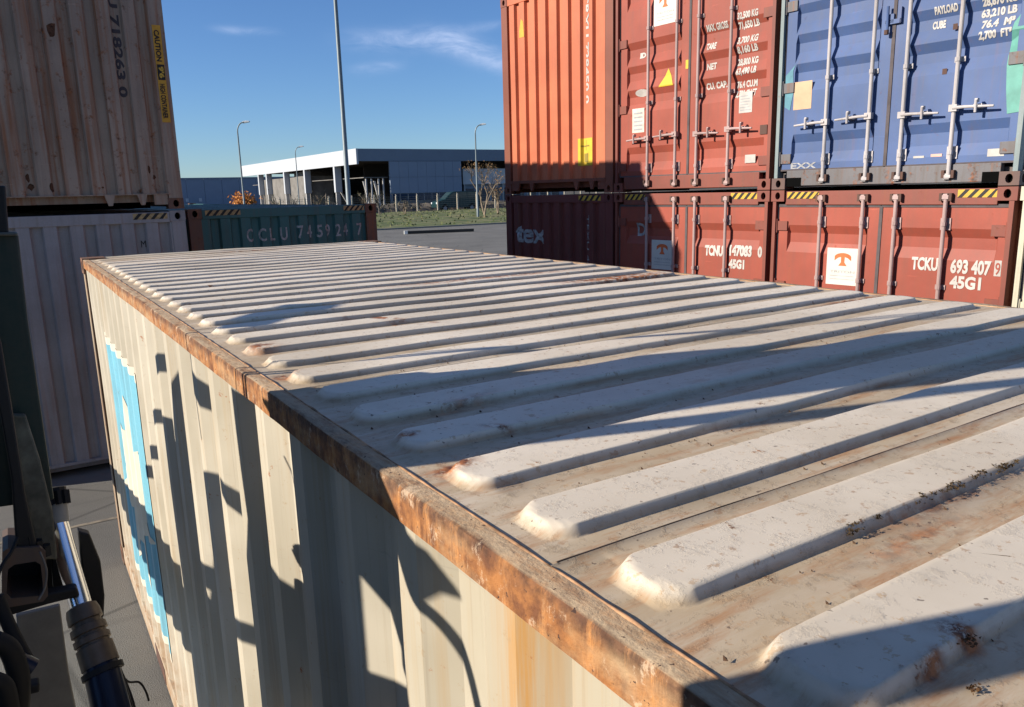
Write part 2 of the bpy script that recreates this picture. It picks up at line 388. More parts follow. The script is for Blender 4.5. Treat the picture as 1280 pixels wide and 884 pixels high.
def wavy_sheet(name, mat, parent, axis, a0, a1, z0, z1, base, prof, folds, sgn=1, wob=.0):
    """vertical folded sheet; axis 0 runs along x at y=base, axis 1 runs along y at x=base"""
    ts = [a0]+folds(a0, a1)+[a1]; zs = [z0+(z1-z0)*i/6 for i in range(7)]; m = MB(); vs = []
    for z in zs:
        for t in ts:
            d = base+sgn*prof(t)+wob*noise.noise(Vector((t*.8, z*.9, base)))
            vs.append((t, d, z) if axis == 0 else (d, t, z))
    n = len(ts); fs = []
    for j in range(len(zs)-1):
        for i in range(n-1):
            q = (j*n+i, j*n+i+1, (j+1)*n+i+1, (j+1)*n+i)
            fs.append(q if (axis == 0) == (sgn > 0) else q[::-1])
    m.add(vs, fs); return m.build(name, mat, parent)

DZ = [(2.53, .29), (1.86, .28), (1.57, .28), (1.28, .28), (.57, .30)]        # tops and heights of the pressed door recesses
LOCKX = (.60, 1.06, 1.39, 1.85)
def shell(root, L, Hh, body, dark, cast, front='wall', near_detail=True):
    """frame, sides, roof, far end"""
    cm = casting_mesh('corner_casting', cast)
    for x in (0, CW-.162):
        for y in (0, L-.178):
            for z in (0, Hh-.118): obj('corner_casting', cm, root, loc=(x, y, z))
    pw = .145 if front == 'wall' else .040
    for x in ((.004, CW-pw-.004) if front == 'wall' else (.022, CW-pw-.022)): bx('corner_post', dark, root, x, x+pw, .006, .10, .119, Hh-.119)
    for x in (.004, CW-.13): bx('corner_post', dark, root, x, x+.126, L-.12, L-.006, .119, Hh-.119)
    for x in (.008, CW-.068):
        bx('top_side_rail', body, root, x, x+.06, .18, L-.18, Hh-.085, Hh-.02)
        bx('bottom_side_rail', body, root, x, x+.06, .18, L-.18, .02, .17)
    f, fo = fold_profile(.278, .072, .068, .036)
    wavy_sheet('side_wall', body, root, 1, .101, L-.121, .17, Hh-.085, .015, f, fo, 1)
    wavy_sheet('side_wall', body, root, 1, .101, L-.121, .17, Hh-.085, CW-.015, f, fo, -1)
    bx('rear_wall', body, root, .131, CW-.131, L-.06, L-.03, .14, Hh-.12)
    f2, fo2 = fold_profile(.209, .09, .02, .02)
    ts = [.07]+fo2(.07, L-.07)+[L-.07]; m = MB(); vs = []
    for t in ts: vs += [(.04, t, Hh-.03-f2(t)), (CW-.04, t, Hh-.03-f2(t))]
    m.add(vs, [(2*i, 2*i+1, 2*i+3, 2*i+2) for i in range(len(ts)-1)]); m.build('roof', body, root)
    bx('floor_frame', dark, root, .07, CW-.07, .12, L-.1, .08, .16)
def front_wall(root, Hh, body, dark, off, sill_z=.20, tunnel=True):
    f, fo = fold_profile(.245, .118, .022, .045, off)
    wavy_sheet('end_wall', body, root, 0, .15, CW-.15, sill_z-.01, Hh-.125, .012, f, fo, 1, .002)
    # header, and the sill whose underside is cut away over the gooseneck tunnel
    bx('top_header', body, root, .163, CW-.163, .004, .10, Hh-.125, Hh-.012, bevel=.006)
    m = MB(); za = .16 if tunnel else .03
    m.box(.15, CW-.15, -.002, .05, za, sill_z)
    if tunnel:
        for x in (.33, .68, 1.70, 2.02): m.prism([(x-.05, -.001, za), (x+.05, -.001, za), (x+.02, -.001, .05), (x-.02, -.001, .05)], (0, .03, 0))
        m.box(.16, .30, .01, .05, .05, za); m.box(CW-.30, CW-.16, .01, .05, .05, za)
    m.build('bottom_sill', dark, root)
    if tunnel: bx('tunnel_shade_plate', SHADE_BLACK, root, .12, CW-.12, 1.6, 1.7, .0, .2)  # black plate added to paint the gap under the sill as shade
    P = lambda x, z: .012+f(x); return P, fo
def doors(root, Hh, body, frame, bar, seed=0, handle_hi=True, barcol=None):
    y0 = .050; top = Hh-.165; bot = .205
    bx('door_header', frame, root, .163, CW-.163, .026, .10, Hh-.155, Hh-.012, bevel=.005)
    bx('door_sill', frame, root, .163, CW-.163, .026, .10, .035, .195, bevel=.005)
    bars = {}
    for li, (a, b, ra, rb) in enumerate(((.075, 1.222, .19, 1.10), (1.232, 2.37, 1.36, 2.30))):
        xs = [a, ra, ra+.018, rb-.018, rb, b]; fx = [0, 0, 1, 1, 0, 0]
        zs, fz = [bot], [0]
        for zt, hh in sorted(DZ):
            zt = zt-(2.9-Hh if zt > 2 else 0)
            zs += [zt-hh, zt-hh+.105, zt-.085, zt]; fz += [0, 1, 1, 0]
        zs.append(top); fz.append(0)
        vs = [(x, y0+.038*fx[i]*fz[j], z) for j, z in enumerate(zs) for i, x in enumerate(xs)]
        n = len(xs); m = MB()
        m.add(vs, [(j*n+i, j*n+i+1, (j+1)*n+i+1, (j+1)*n+i) for j in range(len(zs)-1) for i in range(n-1)])
        m.box(a, b, y0+.04, y0+.06, bot, top)
        m.quad((a,y0,bot),(a,y0,top),(a,y0+.05,top),(a,y0+.05,bot)); m.quad((b,y0,top),(b,y0,bot),(b,y0+.05,bot),(b,y0+.05,top))
        d = m.build('door', body, root); bars[li] = d
        g = MB()
        for q in ((a-.010, a+.004) if li == 0 else (b-.004, b+.010),): g.box(q[0], q[1], y0-.006, y0+.04, bot, top)
        if li == 0: g.box(1.212, 1.244, y0-.008, y0+.04, bot, top)
        g.box(a, b, y0-.007, y0+.04, top-.014, top+.016); g.box(a, b, y0-.007, y0+.04, bot-.014, bot+.004)
        g.build('gasket', GASK, d)
        hx = .063 if li == 0 else 2.375
        for hz in (.32, 1.05, 1.86, Hh-.38):
            h = MB(); s_ = 1 if li == 0 else -1
            h.box(min(hx-.015*s_, hx+.13*s_), max(hx-.015*s_, hx+.13*s_), y0-.017, y0-.002, hz-.05, hz+.05)
            h.tube([(hx, y0-.015, hz-.075), (hx, y0-.015, hz+.075)], .016, 8)
            h.build('hinge', frame, d, smooth=True)
    for i, lx in enumerate(LOCKX):
        d = bars[0 if i < 2 else 1]; yb = .004
        m = MB(); m.tube([(lx, yb, .085), (lx, yb, Hh-.07)], .0185, 10)
        for z0_, z1_ in ((.065, .115), (Hh-.115, Hh-.055)):
            m.box(lx-.028, lx+.028, yb-.022, yb+.022, z0_+.012, z1_-.012); m.box(lx-.04, lx+.012, yb-.01, yb+.018, z0_, z1_)
        lb = m.build('locking_bar', bar, d, smooth=True)
        for kz in (.11, Hh-.085):
            k = MB(); k.prism([(lx-.055, yb-.02, kz-.035), (lx-.03, yb-.02, kz-.035), (lx-.03, .0245, kz-.035), (lx+.03, .0245, kz-.035), (lx+.03, yb-.02, kz-.035), (lx+.055, yb-.02, kz-.035), (lx+.055, .0258, kz-.035), (lx-.055, .0258, kz-.035)], (0, 0, .07))
            k.build('cam_keeper', RUSTY, d)
        for gz in (.30, 1.10, 1.98, Hh-.33):
            g = MB(); g.box(lx-.046, lx+.046, y0-.012, y0-.001, gz-(.055 if gz in (.30,) or gz > 2.4 else .022), gz+(.055 if gz in (.30,) or gz > 2.4 else .022))
            g.tube([(lx, yb, gz-.018), (lx, yb, gz+.018)], .026, 8); g.box(lx-.012, lx+.012, yb, y0-.01, gz-.014, gz+.014); g.build('bar_guide', bar, d, smooth=True)
        # handle: hub, tapering lever and retainer catch
        s_ = -1 if i < 2 else 1; hz = .665+(.02 if i in (1, 3) else 0); ln = .34
        h = MB(); h.box(lx-.035, lx+.035, yb-.03, yb+.018, hz-.03, hz+.03)
        h.tube([(lx, yb-.025, hz), (lx+s_*.10, yb-.035, hz), (lx+s_*ln, yb-.03, hz-.012)], [.016, .0145, .010], 8)
        h.build('handle', bar, lb, smooth=True)
        c = MB(); cx = lx+s_*.20
        c.box(cx-.035, cx+.035, yb-.012, y0-.001, hz-.022, hz+.018); c.tube([(cx, yb-.045, hz-.055), (cx, yb-.05, hz+.05)], .013, 8); c.box(cx-.012, cx+.012, yb-.05, yb-.01, hz+.03, hz+.062)
        c.build('handle_catch', bar, d, smooth=True)
    def dep(x, z):
        fx = 0; fz = 0
        for ra, rb in ((.19, 1.10), (1.36, 2.30)):
            if ra < x < rb: fx = min(1, (x-ra)/.018, (rb-x)/.018)
        for zt, hh in DZ:
            zt = zt-(2.9-Hh if zt > 2 else 0)
            if zt-hh < z < zt: fz = min(1, (z-zt+hh)/.105, (zt-z)/.085)
        return y0+.038*fx*fz
    fz = sorted(q for zt, hh in DZ for zt in (zt-(2.9-Hh if zt > 2 else 0),) for q in (zt-hh, zt-hh+.105, zt-.085, zt))
    return bars, dep, fz
def label_on(door, dep, fz, txt, x, z, h, width, mat=None, bold=.004):
    return lay('lettering', text_bm(txt, x, z, h, width, bold*h/.1), mat or WHITE, door, dep, fz, axis=2)
def plate(door, x0, x1, z0, z1, mat, y=.050, name='sticker', th=.0025):
    return bx(name, mat, door, x0, x1, y-th, y-.0005, z0, z1)
def lessor_board(door, x0, x1, z0, z1, y=.050):
    """white square board with an orange T emblem, a grey name and two small lines"""
    p = plate(door, x0, x1, z0, z1, plain('white_board', (.55, .53, .47), .5, var=.06), y, 'placard')
    cx, W_ = (x0+x1)/2, (x1-x0); h = z1-z0; zt = z1-h*.14; r = W_*.26; pts = []
    for k in range(11):
        a = pi*(.12+.76*k/10); pts.append((cx-r*cos(a)*1.05, zt-h*.13+h*.14*sin(a)))
    low = [(cx+r*1.0, zt-h*.20), (cx+r*.55, zt-h*.12), (cx+r*.22, zt-h*.10), (cx+r*.20, zt-h*.24), (cx+r*.50, zt-h*.34), (cx-r*.50, zt-h*.34), (cx-r*.20, zt-h*.24), (cx-r*.22, zt-h*.10), (cx-r*.55, zt-h*.12), (cx-r*1.0, zt-h*.20)]
    lay('logo', poly_bm([pts+low]), plain('orange_print', (.60, .13, .04), .6), p, y=y, lift=.004)
    lay('lettering', text_bm('TRITON', x0+W_*.12, z0+h*.33, h*.065, W_*.76), GREYP, p, y=y, lift=.004)
    lay('lettering', poly_bm([[(x0+W_*.12, z0+h*q), (x1-W_*.14, z0+h*q), (x1-W_*.14, z0+h*(q+.012)), (x0+W_*.12, z0+h*(q+.012))] for q in (.24, .15)]), GREYP, p, y=y, lift=.004)
    return p

# ------------------------------------------------------------------ ground
def sheet(name, x0, x1, y0, y1, z, mat):
    o = MB().quad((x0,y0,z),(x1,y0,z),(x1,y1,z),(x0,y1,z)).build(name, mat); o['kind'] = 'structure'; return o
gs = NB('dry_earth_ground')
gcol = gs.mix(gs.noise(sc_=.06, det=6), (.075, .06, .045), (.13, .10, .075)); gcol = gs.mix(gs.noise((1, 4, 1), sc_=.04, det=5, lo=.5, hi=.62), gcol, (.05, .06, .03))
sheet('ground', -2500, 2500, -1500, 3500, -.02, gs.fin(gcol, .95))
sheet('container_yard', -90, 140, -60, 53.6, 0, ASPH)
ln = NB('worn_joint_paint')
lm = ln.fin(ln.mix(ln.noise(sc_=9, det=8, rough=.7), (.16, .14, .11), (.27, .23, .17)), .9)
sheet('painted_line', -7, .3, .93, .985, .004, lm)

# ------------------------------------------------------------------ the white container in front (its frame is the world frame; far left foot at the origin)
HM, LM, WM = 2.53, 12.19, 2.455; RB = HM-.003
main = thing('shipping_container', 'long weathered white container in front, light blue square with white star on its side', 'shipping container', group='shipping containers')
f, fo = fold_profile(.278, .072, .068, .036, -.11)
def dent(x, y): return .004*noise.noise(Vector((x*1.1, y*1.3, 3))) + .0022*noise.noise(Vector((x*3.1, y*3.3, 9)))
# roof panels: five pressed ribs in each sheet
def rib_h(x, y, j):
    hx, hy = (2.375-.072)/2, .0590; cx = .072+hx; r = .047
    qx, qy = abs(x-cx)-(hx-r), abs(y)-(hy-r)
    d = math.hypot(max(qx, 0), max(qy, 0))+min(max(qx, qy), 0)-r
    nx = max(qx, 0)/(math.hypot(max(qx, 0), max(qy, 0))+1e-6) if qx > -.004 else 0
    t = min(1, max(0, -d/(.0100+.0085*nx))); e = .06
    h = (t if e < t < 1-e else (t*t/(2*e)+e/2 if t <= e else 1-((1-t)**2/(2*e)+e/2)))
    h = max(0, (h-e/2)/(1-e))*.0165
    return h
XS = [.036, .055, .066, .0705]+[.072+.0030*i for i in range(30)]+[.175+.065*i for i in range(33)]; XS = [x for x in XS if x < 2.29]+[2.30+.0078*i for i in range(12)]+[2.40, 2.42]
YB = [-.0600, -.0588, -.0575, -.0550, -.0520, -.0500, -.0488, -.0475, -.040, -.022, 0, .022, .040, .0475, .0488, .0500, .0520, .0550, .0575, .0588, .0600]
for p in range(-6, 6):
    ya, yb = -6.255+1.0475*p, -6.255+1.0475*(p+1)
    if p == -6: ya = -12.10
    if yb > -.12: yb = -.11
    ys = [ya, ya+.004]
    cs = [-6.255+1.0475*p+.0995+.2095*j for j in range(5)]
    for c in cs: ys += [c+q for q in YB if ya+.01 < c+q < yb-.01]+([c+.075, c+.098] if ya+.01 < c+.1 < yb-.012 else [])
    ys += [yb-.012, yb-.006]; ys = sorted(set(round(y, 4) for y in ys if ya <= y <= yb)); vs = []
    for y in ys:
        for x in XS:
            c = min(cs, key=lambda q: abs(q-y)); amp = 1
            if y > -1.0: amp = .55+.45*min(1, max(0, (x-.5)/1.2)) if c < -.5 else .35+.4*min(1, x/2)
            wob = 1+.10*noise.noise(Vector((x*2, c*9, 0)))
            z = RB+rib_h(x, y-c+.006*noise.noise(Vector((x*1.6, c*7, 5))), 0)*amp*wob+dent(x, y)*min(1, max(0, (x-.04)/.12))*min(1, max(0, (2.42-x)/.1))
            if y > yb-.008 and yb < -.2: z += .0045      # lapped, welded edge of the sheet
            vs.append((x, y, z))
    n = len(XS); m = MB()
    m.add(vs, [(j*n+i, j*n+i+1, (j+1)*n+i+1, (j+1)*n+i) for j in range(len(ys)-1) for i in range(n-1)])
    m.add([(x, y, z) for y in (ya,) for x in (.036, 2.42) for z in (HM-.02, RB)], [(0, 2, 3, 1)])
    m.build('roof_panel', ROOF, main, smooth='all')
    if -6.9 < ya < -.3:
        sm = MB(); sm.tube([(.05+.1*i, ya+.003*noise.noise(Vector((i*.7, ya, 1))), RB+.0004+dent(.05+.1*i, ya)*min(1, i/2)) for i in range(24)], [.0022+.0014*noise.noise(Vector((i*2.3, ya, 7))) for i in range(24)], 5)
        sm.build('weld_seam', plain('dark_seam', (.17, .115, .08), .85, var=.7, sc_=14), main)
# top rails: battered hollow section with a rounded arris
def main_rail(x, s_, name='top_side_rail'):
    m = MB(); P = [(0, -.062), (0, -.007), (.002, -.002), (.007, 0), (.0345, -.0003), (.036, -.008), (.060, -.0105), (.060, -.062)]; ys = [-12.03+.04*i for i in range(297)]; vs = []
    for y in ys:
        a = .004*noise.noise(Vector((0, y*1.5, x)))+.0018*noise.noise(Vector((0, y*9, x))); b = .003*noise.noise(Vector((4, y*1.7, x)))+.0018*noise.noise(Vector((0, y*11, x)))
        for px, pz in P: vs.append((x+s_*(px+(a if px < .03 else 0)), y, HM+pz+(b if pz > -.03 and px < .03 else 0)+.0))
    n = len(P); fs = []
    for j in range(len(ys)-1):
        for i in range(n-1):
            q = (j*n+i, j*n+i+1, (j+1)*n+i+1, (j+1)*n+i); fs.append(q if s_ < 0 else q[::-1])
    m.add(vs, fs); return m.build(name, RAIL, main, smooth=True)
main_rail(0, 1); main_rail(WM, -1)
wb = MB(); wb.tube([(.036+.002*noise.noise(Vector((y*.25, 0, 2))), -12+.05*y, HM-.0015+.0015*noise.noise(Vector((y*.9, 0, 0)))) for y in range(237)], [max(.0012, .0028+.0022*noise.noise(Vector((y*.8, 5, 0)))) for y in range(237)], 6)
wb.build('weld_bead', plain('pale_rusty_weld', (.30, .17, .09), .85, var=.8, sc_=24), main, smooth='all')
# side: folded steel
ts = [-12.08]+fo(-12.08, -.11)+[-.11]; zs = [.155, .5, .9, 1.3, 1.7, 2.1, 2.35, 2.47]; vs = []
for z in zs:
    for t in ts: vs.append((.007+f(t)+.007*noise.noise(Vector((t*.7, z*.9, 2))), t, z))
n = len(ts); m = MB(); m.add(vs, [(j*n+i+1, j*n+i, (j+1)*n+i, (j+1)*n+i+1) for j in range(len(zs)-1) for i in range(n-1)])
m.build('side_wall', SIDE, main)
wavy_sheet('side_wall', SIDE, main, 1, -12.08, -.11, .155, 2.47, WM-.01, f, fo, -1)
RPOST = paint('rust_worn_cream_post', (.34, .27, .18), .9, .9, .7, rough=.8)
cmm = casting_mesh('corner_casting', paint('rusty_corner_steel', (.16, .09, .06), .9, .8, .6, rough=.85))
for x in (-.004, WM-.158):
    for y in (-.176, -12.19):
        for z in (0, HM-.110): obj('corner_casting', cmm, main, loc=(x, y, z))
for x in (.0, WM-.11):
    bx('corner_post', RPOST, main, x+.004, x+.10, -.108, -.006, .119, HM-.111, bevel=.006); bx('corner_post', SIDE, main, x+.004, x+.10, -12.18, -12.08, .119, HM-.111)
    bx('bottom_side_rail', SIDE, main, x+(.002 if x == 0 else .05), x+(.058 if x == 0 else .108), -12.01, -.178, .02, .158, bevel=.004)
bx('end_wall', SIDE, main, .1, WM-.1, -.08, -.05, .1, HM-.07); bx('end_wall', SIDE, main, .1, WM-.1, -12.15, -12.1, .1, HM-.07)
bx('post_shade_strip', plain('shaded_rust_groove', (.05, .03, .02), .9, var=.5), main, .006, .03, -.165, -.109, .16, 2.46)  # dark strip painted in place of the shaded, rusty groove beside the post
hd = MB(); vs = []
for i in range(42):
    x = .16+i*(WM-.32)/41; dz = .008*noise.noise(Vector((x*2.2, 0, 7)))
    vs += [(x, -.006, HM-.07), (x, -.006, HM+.006+dz), (x, -.085, HM+.008+dz), (x, -.125, HM+.002), (x, -.125, HM-.03)]
hd.add(vs, [(5*i+k, 5*i+k+1, 5*i+k+6, 5*i+k+5) for i in range(41) for k in range(4)]); hd.build('top_header', SIDE, main, smooth=True)
bx('floor_frame', RUSTY, main, .07, WM-.1, -12, -.15, .09, .15)
for yy in (-2.0, -2.9, -8.2, -9.1):                               # fork pockets show as short dark steel lips
    bx('fork_pocket', RUSTY, main, -.001, .02, yy-.18, yy+.18, .035, .14)
# emblem: light blue square with a white seven-pointed star, painted across the folds
def side_lay(name, polys, mat, lift):
    bm = bmesh.new()
    for p in polys:
        fc = bm.faces.new([bm.verts.new((0, a, b)) for a, b in p])
    for q in fo(-3.2, -.6): bmesh.ops.bisect_plane(bm, geom=bm.verts[:]+bm.edges[:]+bm.faces[:], dist=1e-5, plane_co=(0, q, 0), plane_no=(0, 1, 0))
    for q in zs: bmesh.ops.bisect_plane(bm, geom=bm.verts[:]+bm.edges[:]+bm.faces[:], dist=1e-5, plane_co=(0, 0, q), plane_no=(0, 0, 1))
    bmesh.ops.triangulate(bm, faces=bm.faces[:])
    for v in bm.verts:
        # the same straight-line interpolation between folds as the sheet below
        k = max(i for i in range(len(zs)) if zs[i] <= v.co.z+1e-6); k2 = min(k+1, len(zs)-1)
        g = lambda z: .007+f(v.co.y)+.007*noise.noise(Vector((v.co.y*.7, z*.9, 2)))
        fr = (v.co.z-zs[k])/max(1e-6, zs[k2]-zs[k]); v.co.x = g(zs[k])*(1-fr)+g(zs[k2])*fr-lift
    bmesh.ops.recalc_face_normals(bm, faces=bm.faces[:])
    me = bpy.data.meshes.new(name); bm.to_mesh(me); bm.free(); me.materials.append(mat); return obj(name, me, main)
cy, cz, hs = -1.76, 1.24, .79
blue = paint('light_blue_emblem_paint', (.17, .43, .53), .25, .2, .3, rough=.5)
cream = plain('off_white_emblem_paint', (.62, .57, .46), .6, var=.08)
side_lay('emblem_square', [[(cy-hs-.03, cz-hs), (cy+hs, cz-hs), (cy+hs, cz+hs), (cy-hs-.03, cz+hs)]], blue, .004)
for q in (cz+hs, cz-hs-.05): side_lay('emblem_border', [[(cy-hs-.03, q), (cy+hs, q), (cy+hs, q+.05), (cy-hs-.03, q+.05)]], cream, .004)
star = []
for k in range(14):
    a = pi/2+pi*k/7; r_ = .62 if k % 2 == 0 else .33; star.append((cy-.02+r_*cos(a), cz-.06+r_*sin(a)))
side_lay('emblem_star', [[(cy-.02, cz-.06), star[i-1], star[i]] for i in range(14)], cream, .007)
# moss and dead leaves caught along a rib, and one leaf heap in the next trough
def clumps(name, pts, mat, r):
    m = MB()
    for (x, y, z) in pts:
        for _ in range(7):
            c = Vector((x+random.gauss(0, r*.9), y+random.gauss(0, r*.35), z+random.uniform(0, r*.5))); q = r*random.uniform(.2, .55)
            vs = [c+Vector((random.gauss(0, 1), random.gauss(0, 1), random.gauss(0, .6))).normalized()*q for _ in range(5)]
            m.add(vs, [(0,1,2),(0,2,3),(0,3,1),(4,2,1),(4,3,2),(4,1,3)])
    o = m.build(name, mat, main); o['kind'] = 'stuff'; return o
moss = plain('dark_moss', (.055, .035, .016), .95, var=.6, sc_=60)
mp = []
for (a, b, c_) in ((.385, .425, 9), (.445, .455, 4), (.545, .66, 20), (.66, .80, 36)):
    for k in range(c_): t = random.uniform(a, b); mp.append((t, -6.365-.051-random.uniform(-.003, .009), RB+.009+random.uniform(0, .010)))
clumps('moss_clump', mp, moss, .0055)
clumps('leaf_litter', [(.262+random.gauss(0, .008), -6.625+random.gauss(0, .006), RB+.0145) for _ in range(10)]+[(.205, -6.665, RB+.004)]*3, plain('dead_leaf_brown', (.10, .05, .02), .9, var=.6, sc_=50), .006)
tw = MB(); tw.tube([(.435, -6.540, RB+.0175), (.462, -6.573, RB+.018)], .0011, 5); tw.build('twig', moss, main)
gr = MB()
for _ in range(260):
    x, y = random.uniform(.06, 1.6), random.uniform(-6.75, -5.0); c = min((abs(y-(-6.365+.2095*j)), j) for j in range(-2, 8))
    if c[0] < .061 and x > .077: continue
    z = RB+.001+dent(x, y); q = random.uniform(.0012, .0035)
    gr.add([(x-q, y, z), (x+q, y+q*.3, z), (x, y+q, z+q), (x, y-q, z)], [(0,1,2),(1,3,2),(3,0,2)])
g_ = gr.build('grit', plain('rust_grit', (.10, .055, .03), .9), main); g_['kind'] = 'stuff'

# ------------------------------------------------------------------ stacks of containers
GRP = 'shipping containers'
A = .0727; ROWX, ROWY, SP = 6.3005, 3.7223, 2.46
def row_at(t, z): return (ROWX+sin(A)*SP*t, ROWY-cos(A)*SP*t, z)
RZ = math.atan2(-cos(A), sin(A))
def make(kind, label, loc, rz, Hh, L, body, dark, cast, **k):
    r = thing('shipping_container', label, 'shipping container', loc, rz, GRP)
    shell(r, L, Hh, body, dark, cast, 'wall' if kind == 'wall' else 'door'); return r
orange = paint('sun_faded_orange_paint', (.50, .135, .06), .15, .15, .16)
orange_d = paint('dark_orange_frame_paint', (.20, .06, .035), .4, .3, .3)
redp = paint('faded_red_brown_door_paint', (.29, .062, .038), .16, .18, .24)
redf = paint('red_brown_frame_paint', (.19, .052, .036), .4, .4, .3)
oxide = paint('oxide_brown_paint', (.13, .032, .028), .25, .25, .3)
bluep = paint('faded_blue_door_paint', (.055, .098, .225), .22, .14, .24, dirtcol=(.10, .10, .10))
bluef = paint('worn_blue_frame_paint', (.125, .12, .125), .9, .7, .8)
pinkgalv = paint('pinkish_worn_bar_paint', (.38, .27, .25), .15, .35, .3, rough=.45)
# orange, upper far end of the row
c = make('wall', 'bright orange container, upper tier at the far end of the right row', row_at(0, 2.905), RZ, 2.895, 12.19, orange, orange_d, orange_d)
P, fos = front_wall(c, 2.895, orange, orange_d, .20)
def wl(c, P, fos, txt, x, z, h, wd, mat, vertical=False, bold=.0):
    return lay('lettering', text_bm(txt, x, z, h, wd, bold, vertical), mat, c, P, fos(0, CW), 0)
wl(c, P, fos, 'CRXU 728450 0', 1.885, 2.62, .085, 1.42, WHITE, True, .004)
yl = lay('warning_label', poly_bm([[(1.735, .375), (2.03, .375), (2.03, .745), (1.735, .745)]]), plain('bright_yellow_print', (.58, .40, .035), .55, var=.1), c, P, fos(0, CW), 0)
lay('lettering', poly_bm([[(1.79, .63), (1.97, .63), (1.97, .65), (1.79, .65)], [(1.82, .42), (1.95, .42), (1.95, .54), (1.82, .54)], [(1.86, .58), (1.90, .58), (1.90, .72), (1.86, .72)]]), plain('olive_print', (.25, .18, .03), .6), c, P, fos(0, CW), 0, lift=.006)
lay('warning_label', poly_bm([[(.42, 2.28), (.56, 2.28), (.54, 2.50), (.49, 2.54)]]), YEL, c, P, fos(0, CW), 0)
# oxide, lower far end
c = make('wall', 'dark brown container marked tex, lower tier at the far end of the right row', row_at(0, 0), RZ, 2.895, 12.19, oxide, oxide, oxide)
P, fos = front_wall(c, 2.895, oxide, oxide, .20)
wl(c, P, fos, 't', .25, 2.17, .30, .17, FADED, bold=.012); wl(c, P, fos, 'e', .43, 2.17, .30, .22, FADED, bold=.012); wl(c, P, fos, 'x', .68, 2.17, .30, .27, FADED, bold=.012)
wl(c, P, fos, 'TEXU 482163 5', 1.91, 2.60, .05, 1.3, FADED, True)
hazard(c, 1.75, 2.2, 2.80, 2.87, .004)
# red, upper
c = make('door', 'red brown container with a yellow triangle on its door, beside the orange one', row_at(1, 2.905), RZ, 2.895, 12.19, redf, redf, redf)
D, dep, fz = doors(c, 2.895, redp, redf, pinkgalv)
for z, t in ((1.80, 'MAX. GROSS'), (1.60, 'TARE'), (1.38, 'NET'), (1.16, 'CU. CAP.')): label_on(D[1], dep, fz, t, 1.46, z, .07, .30 if len(t) > 5 else .14, bold=.006)
for z, t in ((1.855, '32,500 KG'), (1.755, '71,650 LB'), (1.60, '3,700 KG'), (1.50, '8,160 LB'), (1.37, '28,800 KG'), (1.27, '63,490 LB'), (1.13, '76.4 CU.M'), (1.03, '2,700 CU.FT')):
    label_on(D[1], dep, fz, t, 1.895, z, .07, .27, bold=.006)
plate(D[1], 1.955, 2.13, .85, 1.075, WHITE); plate(D[1], 2.06, 2.20, .30, .39, WHITE)
for q in range(6): lay('lettering', poly_bm([[(1.97, .875+.03*q), (2.115-.02*(q % 3), .875+.03*q), (2.115-.02*(q % 3), .885+.03*q), (1.97, .885+.03*q)]]), GREYP, D[1], y=.050, lift=.0032)
plate(D[0], .29, .50, .75, 1.05, plain('pale_sticker', (.60, .50, .42), .6)); lay('lettering', poly_bm([[(.32, .78+.05*i), (.47, .78+.05*i), (.47, .80+.05*i), (.32, .80+.05*i)] for i in range(5)]), GREYP, D[0], y=.050, lift=.0032)
pl = lay('sticker', poly_bm([[(.33+.11+.115*cos(2*pi*k/16)*(1 if abs(cos(2*pi*k/16)) > .1 else 1), 1.235+.045*sin(2*pi*k/16)) for k in range(16)]]), WHITE, D[0], dep, fz, 2)
label_on(D[0], dep, fz, 'ID', .39, 1.66, .06, .10, bold=.01)
lay('warning_label', poly_bm([[(.735, 1.27), (.975, 1.27), (.865, 1.48)]]), plain('bright_yellow_print', (.8, .5, .02), .5), D[0], dep, fz, 2, label='yellow warning triangle')
lessor_board(D[0], .645, 1.01, 1.99, 2.37)
plate(D[0], 1.165, 1.205, 1.43, 1.53, plain('bright_yellow_print', (.8, .5, .02), .5))
tg = MB(); tg.box(2.25, 2.34, .040, .049, .60, .70); tg.tube([(2.26, .05, .62), (2.32, .05, .69)], .008, 6); tg.build('latch', RUSTY, D[1])
# red, lower
c = make('door', 'red brown container half in shade, lower tier under the one with the yellow triangle', row_at(1, 0), RZ, 2.895, 12.19, redf, redf, redf)
D, dep, fz = doors(c, 2.895, redp, redf, pinkgalv)
label_on(D[1], dep, fz, 'TCNU', 1.525, 2.145, .115, .27, bold=.008); label_on(D[1], dep, fz, '147083', 1.89, 2.16, .115, .31, bold=.008); label_on(D[1], dep, fz, '0', 2.28, 2.16, .115, .06, bold=.008)
label_on(D[1], dep, fz, '45G1', 1.885, 2.01, .10, .22, bold=.008)
label_on(D[0], dep, fz, 'D', .37, 2.34, .17, .15, FADED)
lessor_board(D[0], .655, 1.02, 1.92, 2.295)
hazard(c, 1.90, 2.26, 2.805, 2.875, .026); hazard(c, .19, .55, 2.805, 2.875, .026)
# blue, upper
c = make('door', 'blue container with green patches, upper tier at the right', row_at(2, 2.905), RZ, 2.895, 12.19, bluef, bluef, paint('worn_casting_paint', (.12, .07, .06), .6, .5, .5))
bluebars = GALV
for o in c.children:
    if o.name.startswith('corner_post'): o.data.materials[0] = paint('pale_sea_grey_post_paint', (.20, .25, .25), .35, .3, .3)
D, dep, fz = doors(c, 2.895, bluep, bluef, bluebars)
for z, t, x, wd in ((1.52, 'PAYLOAD', 1.585, .20), (1.40, 'CUBE', 1.565, .115), (1.515, '28,670 KG', 1.985, .27), (1.425, '63,210 LB', 1.975, .28), (1.335, '76.4  M\u00b3', 1.99, .26), (1.245, '2,700  FT\u00b3', 1.98, .26), (1.62, '3,830 KG', 1.98, .26), (1.72, '71,650 LB', 1.98, .27)):
    label_on(D[1], dep, fz, t, x, z, .062, wd, bold=.007)
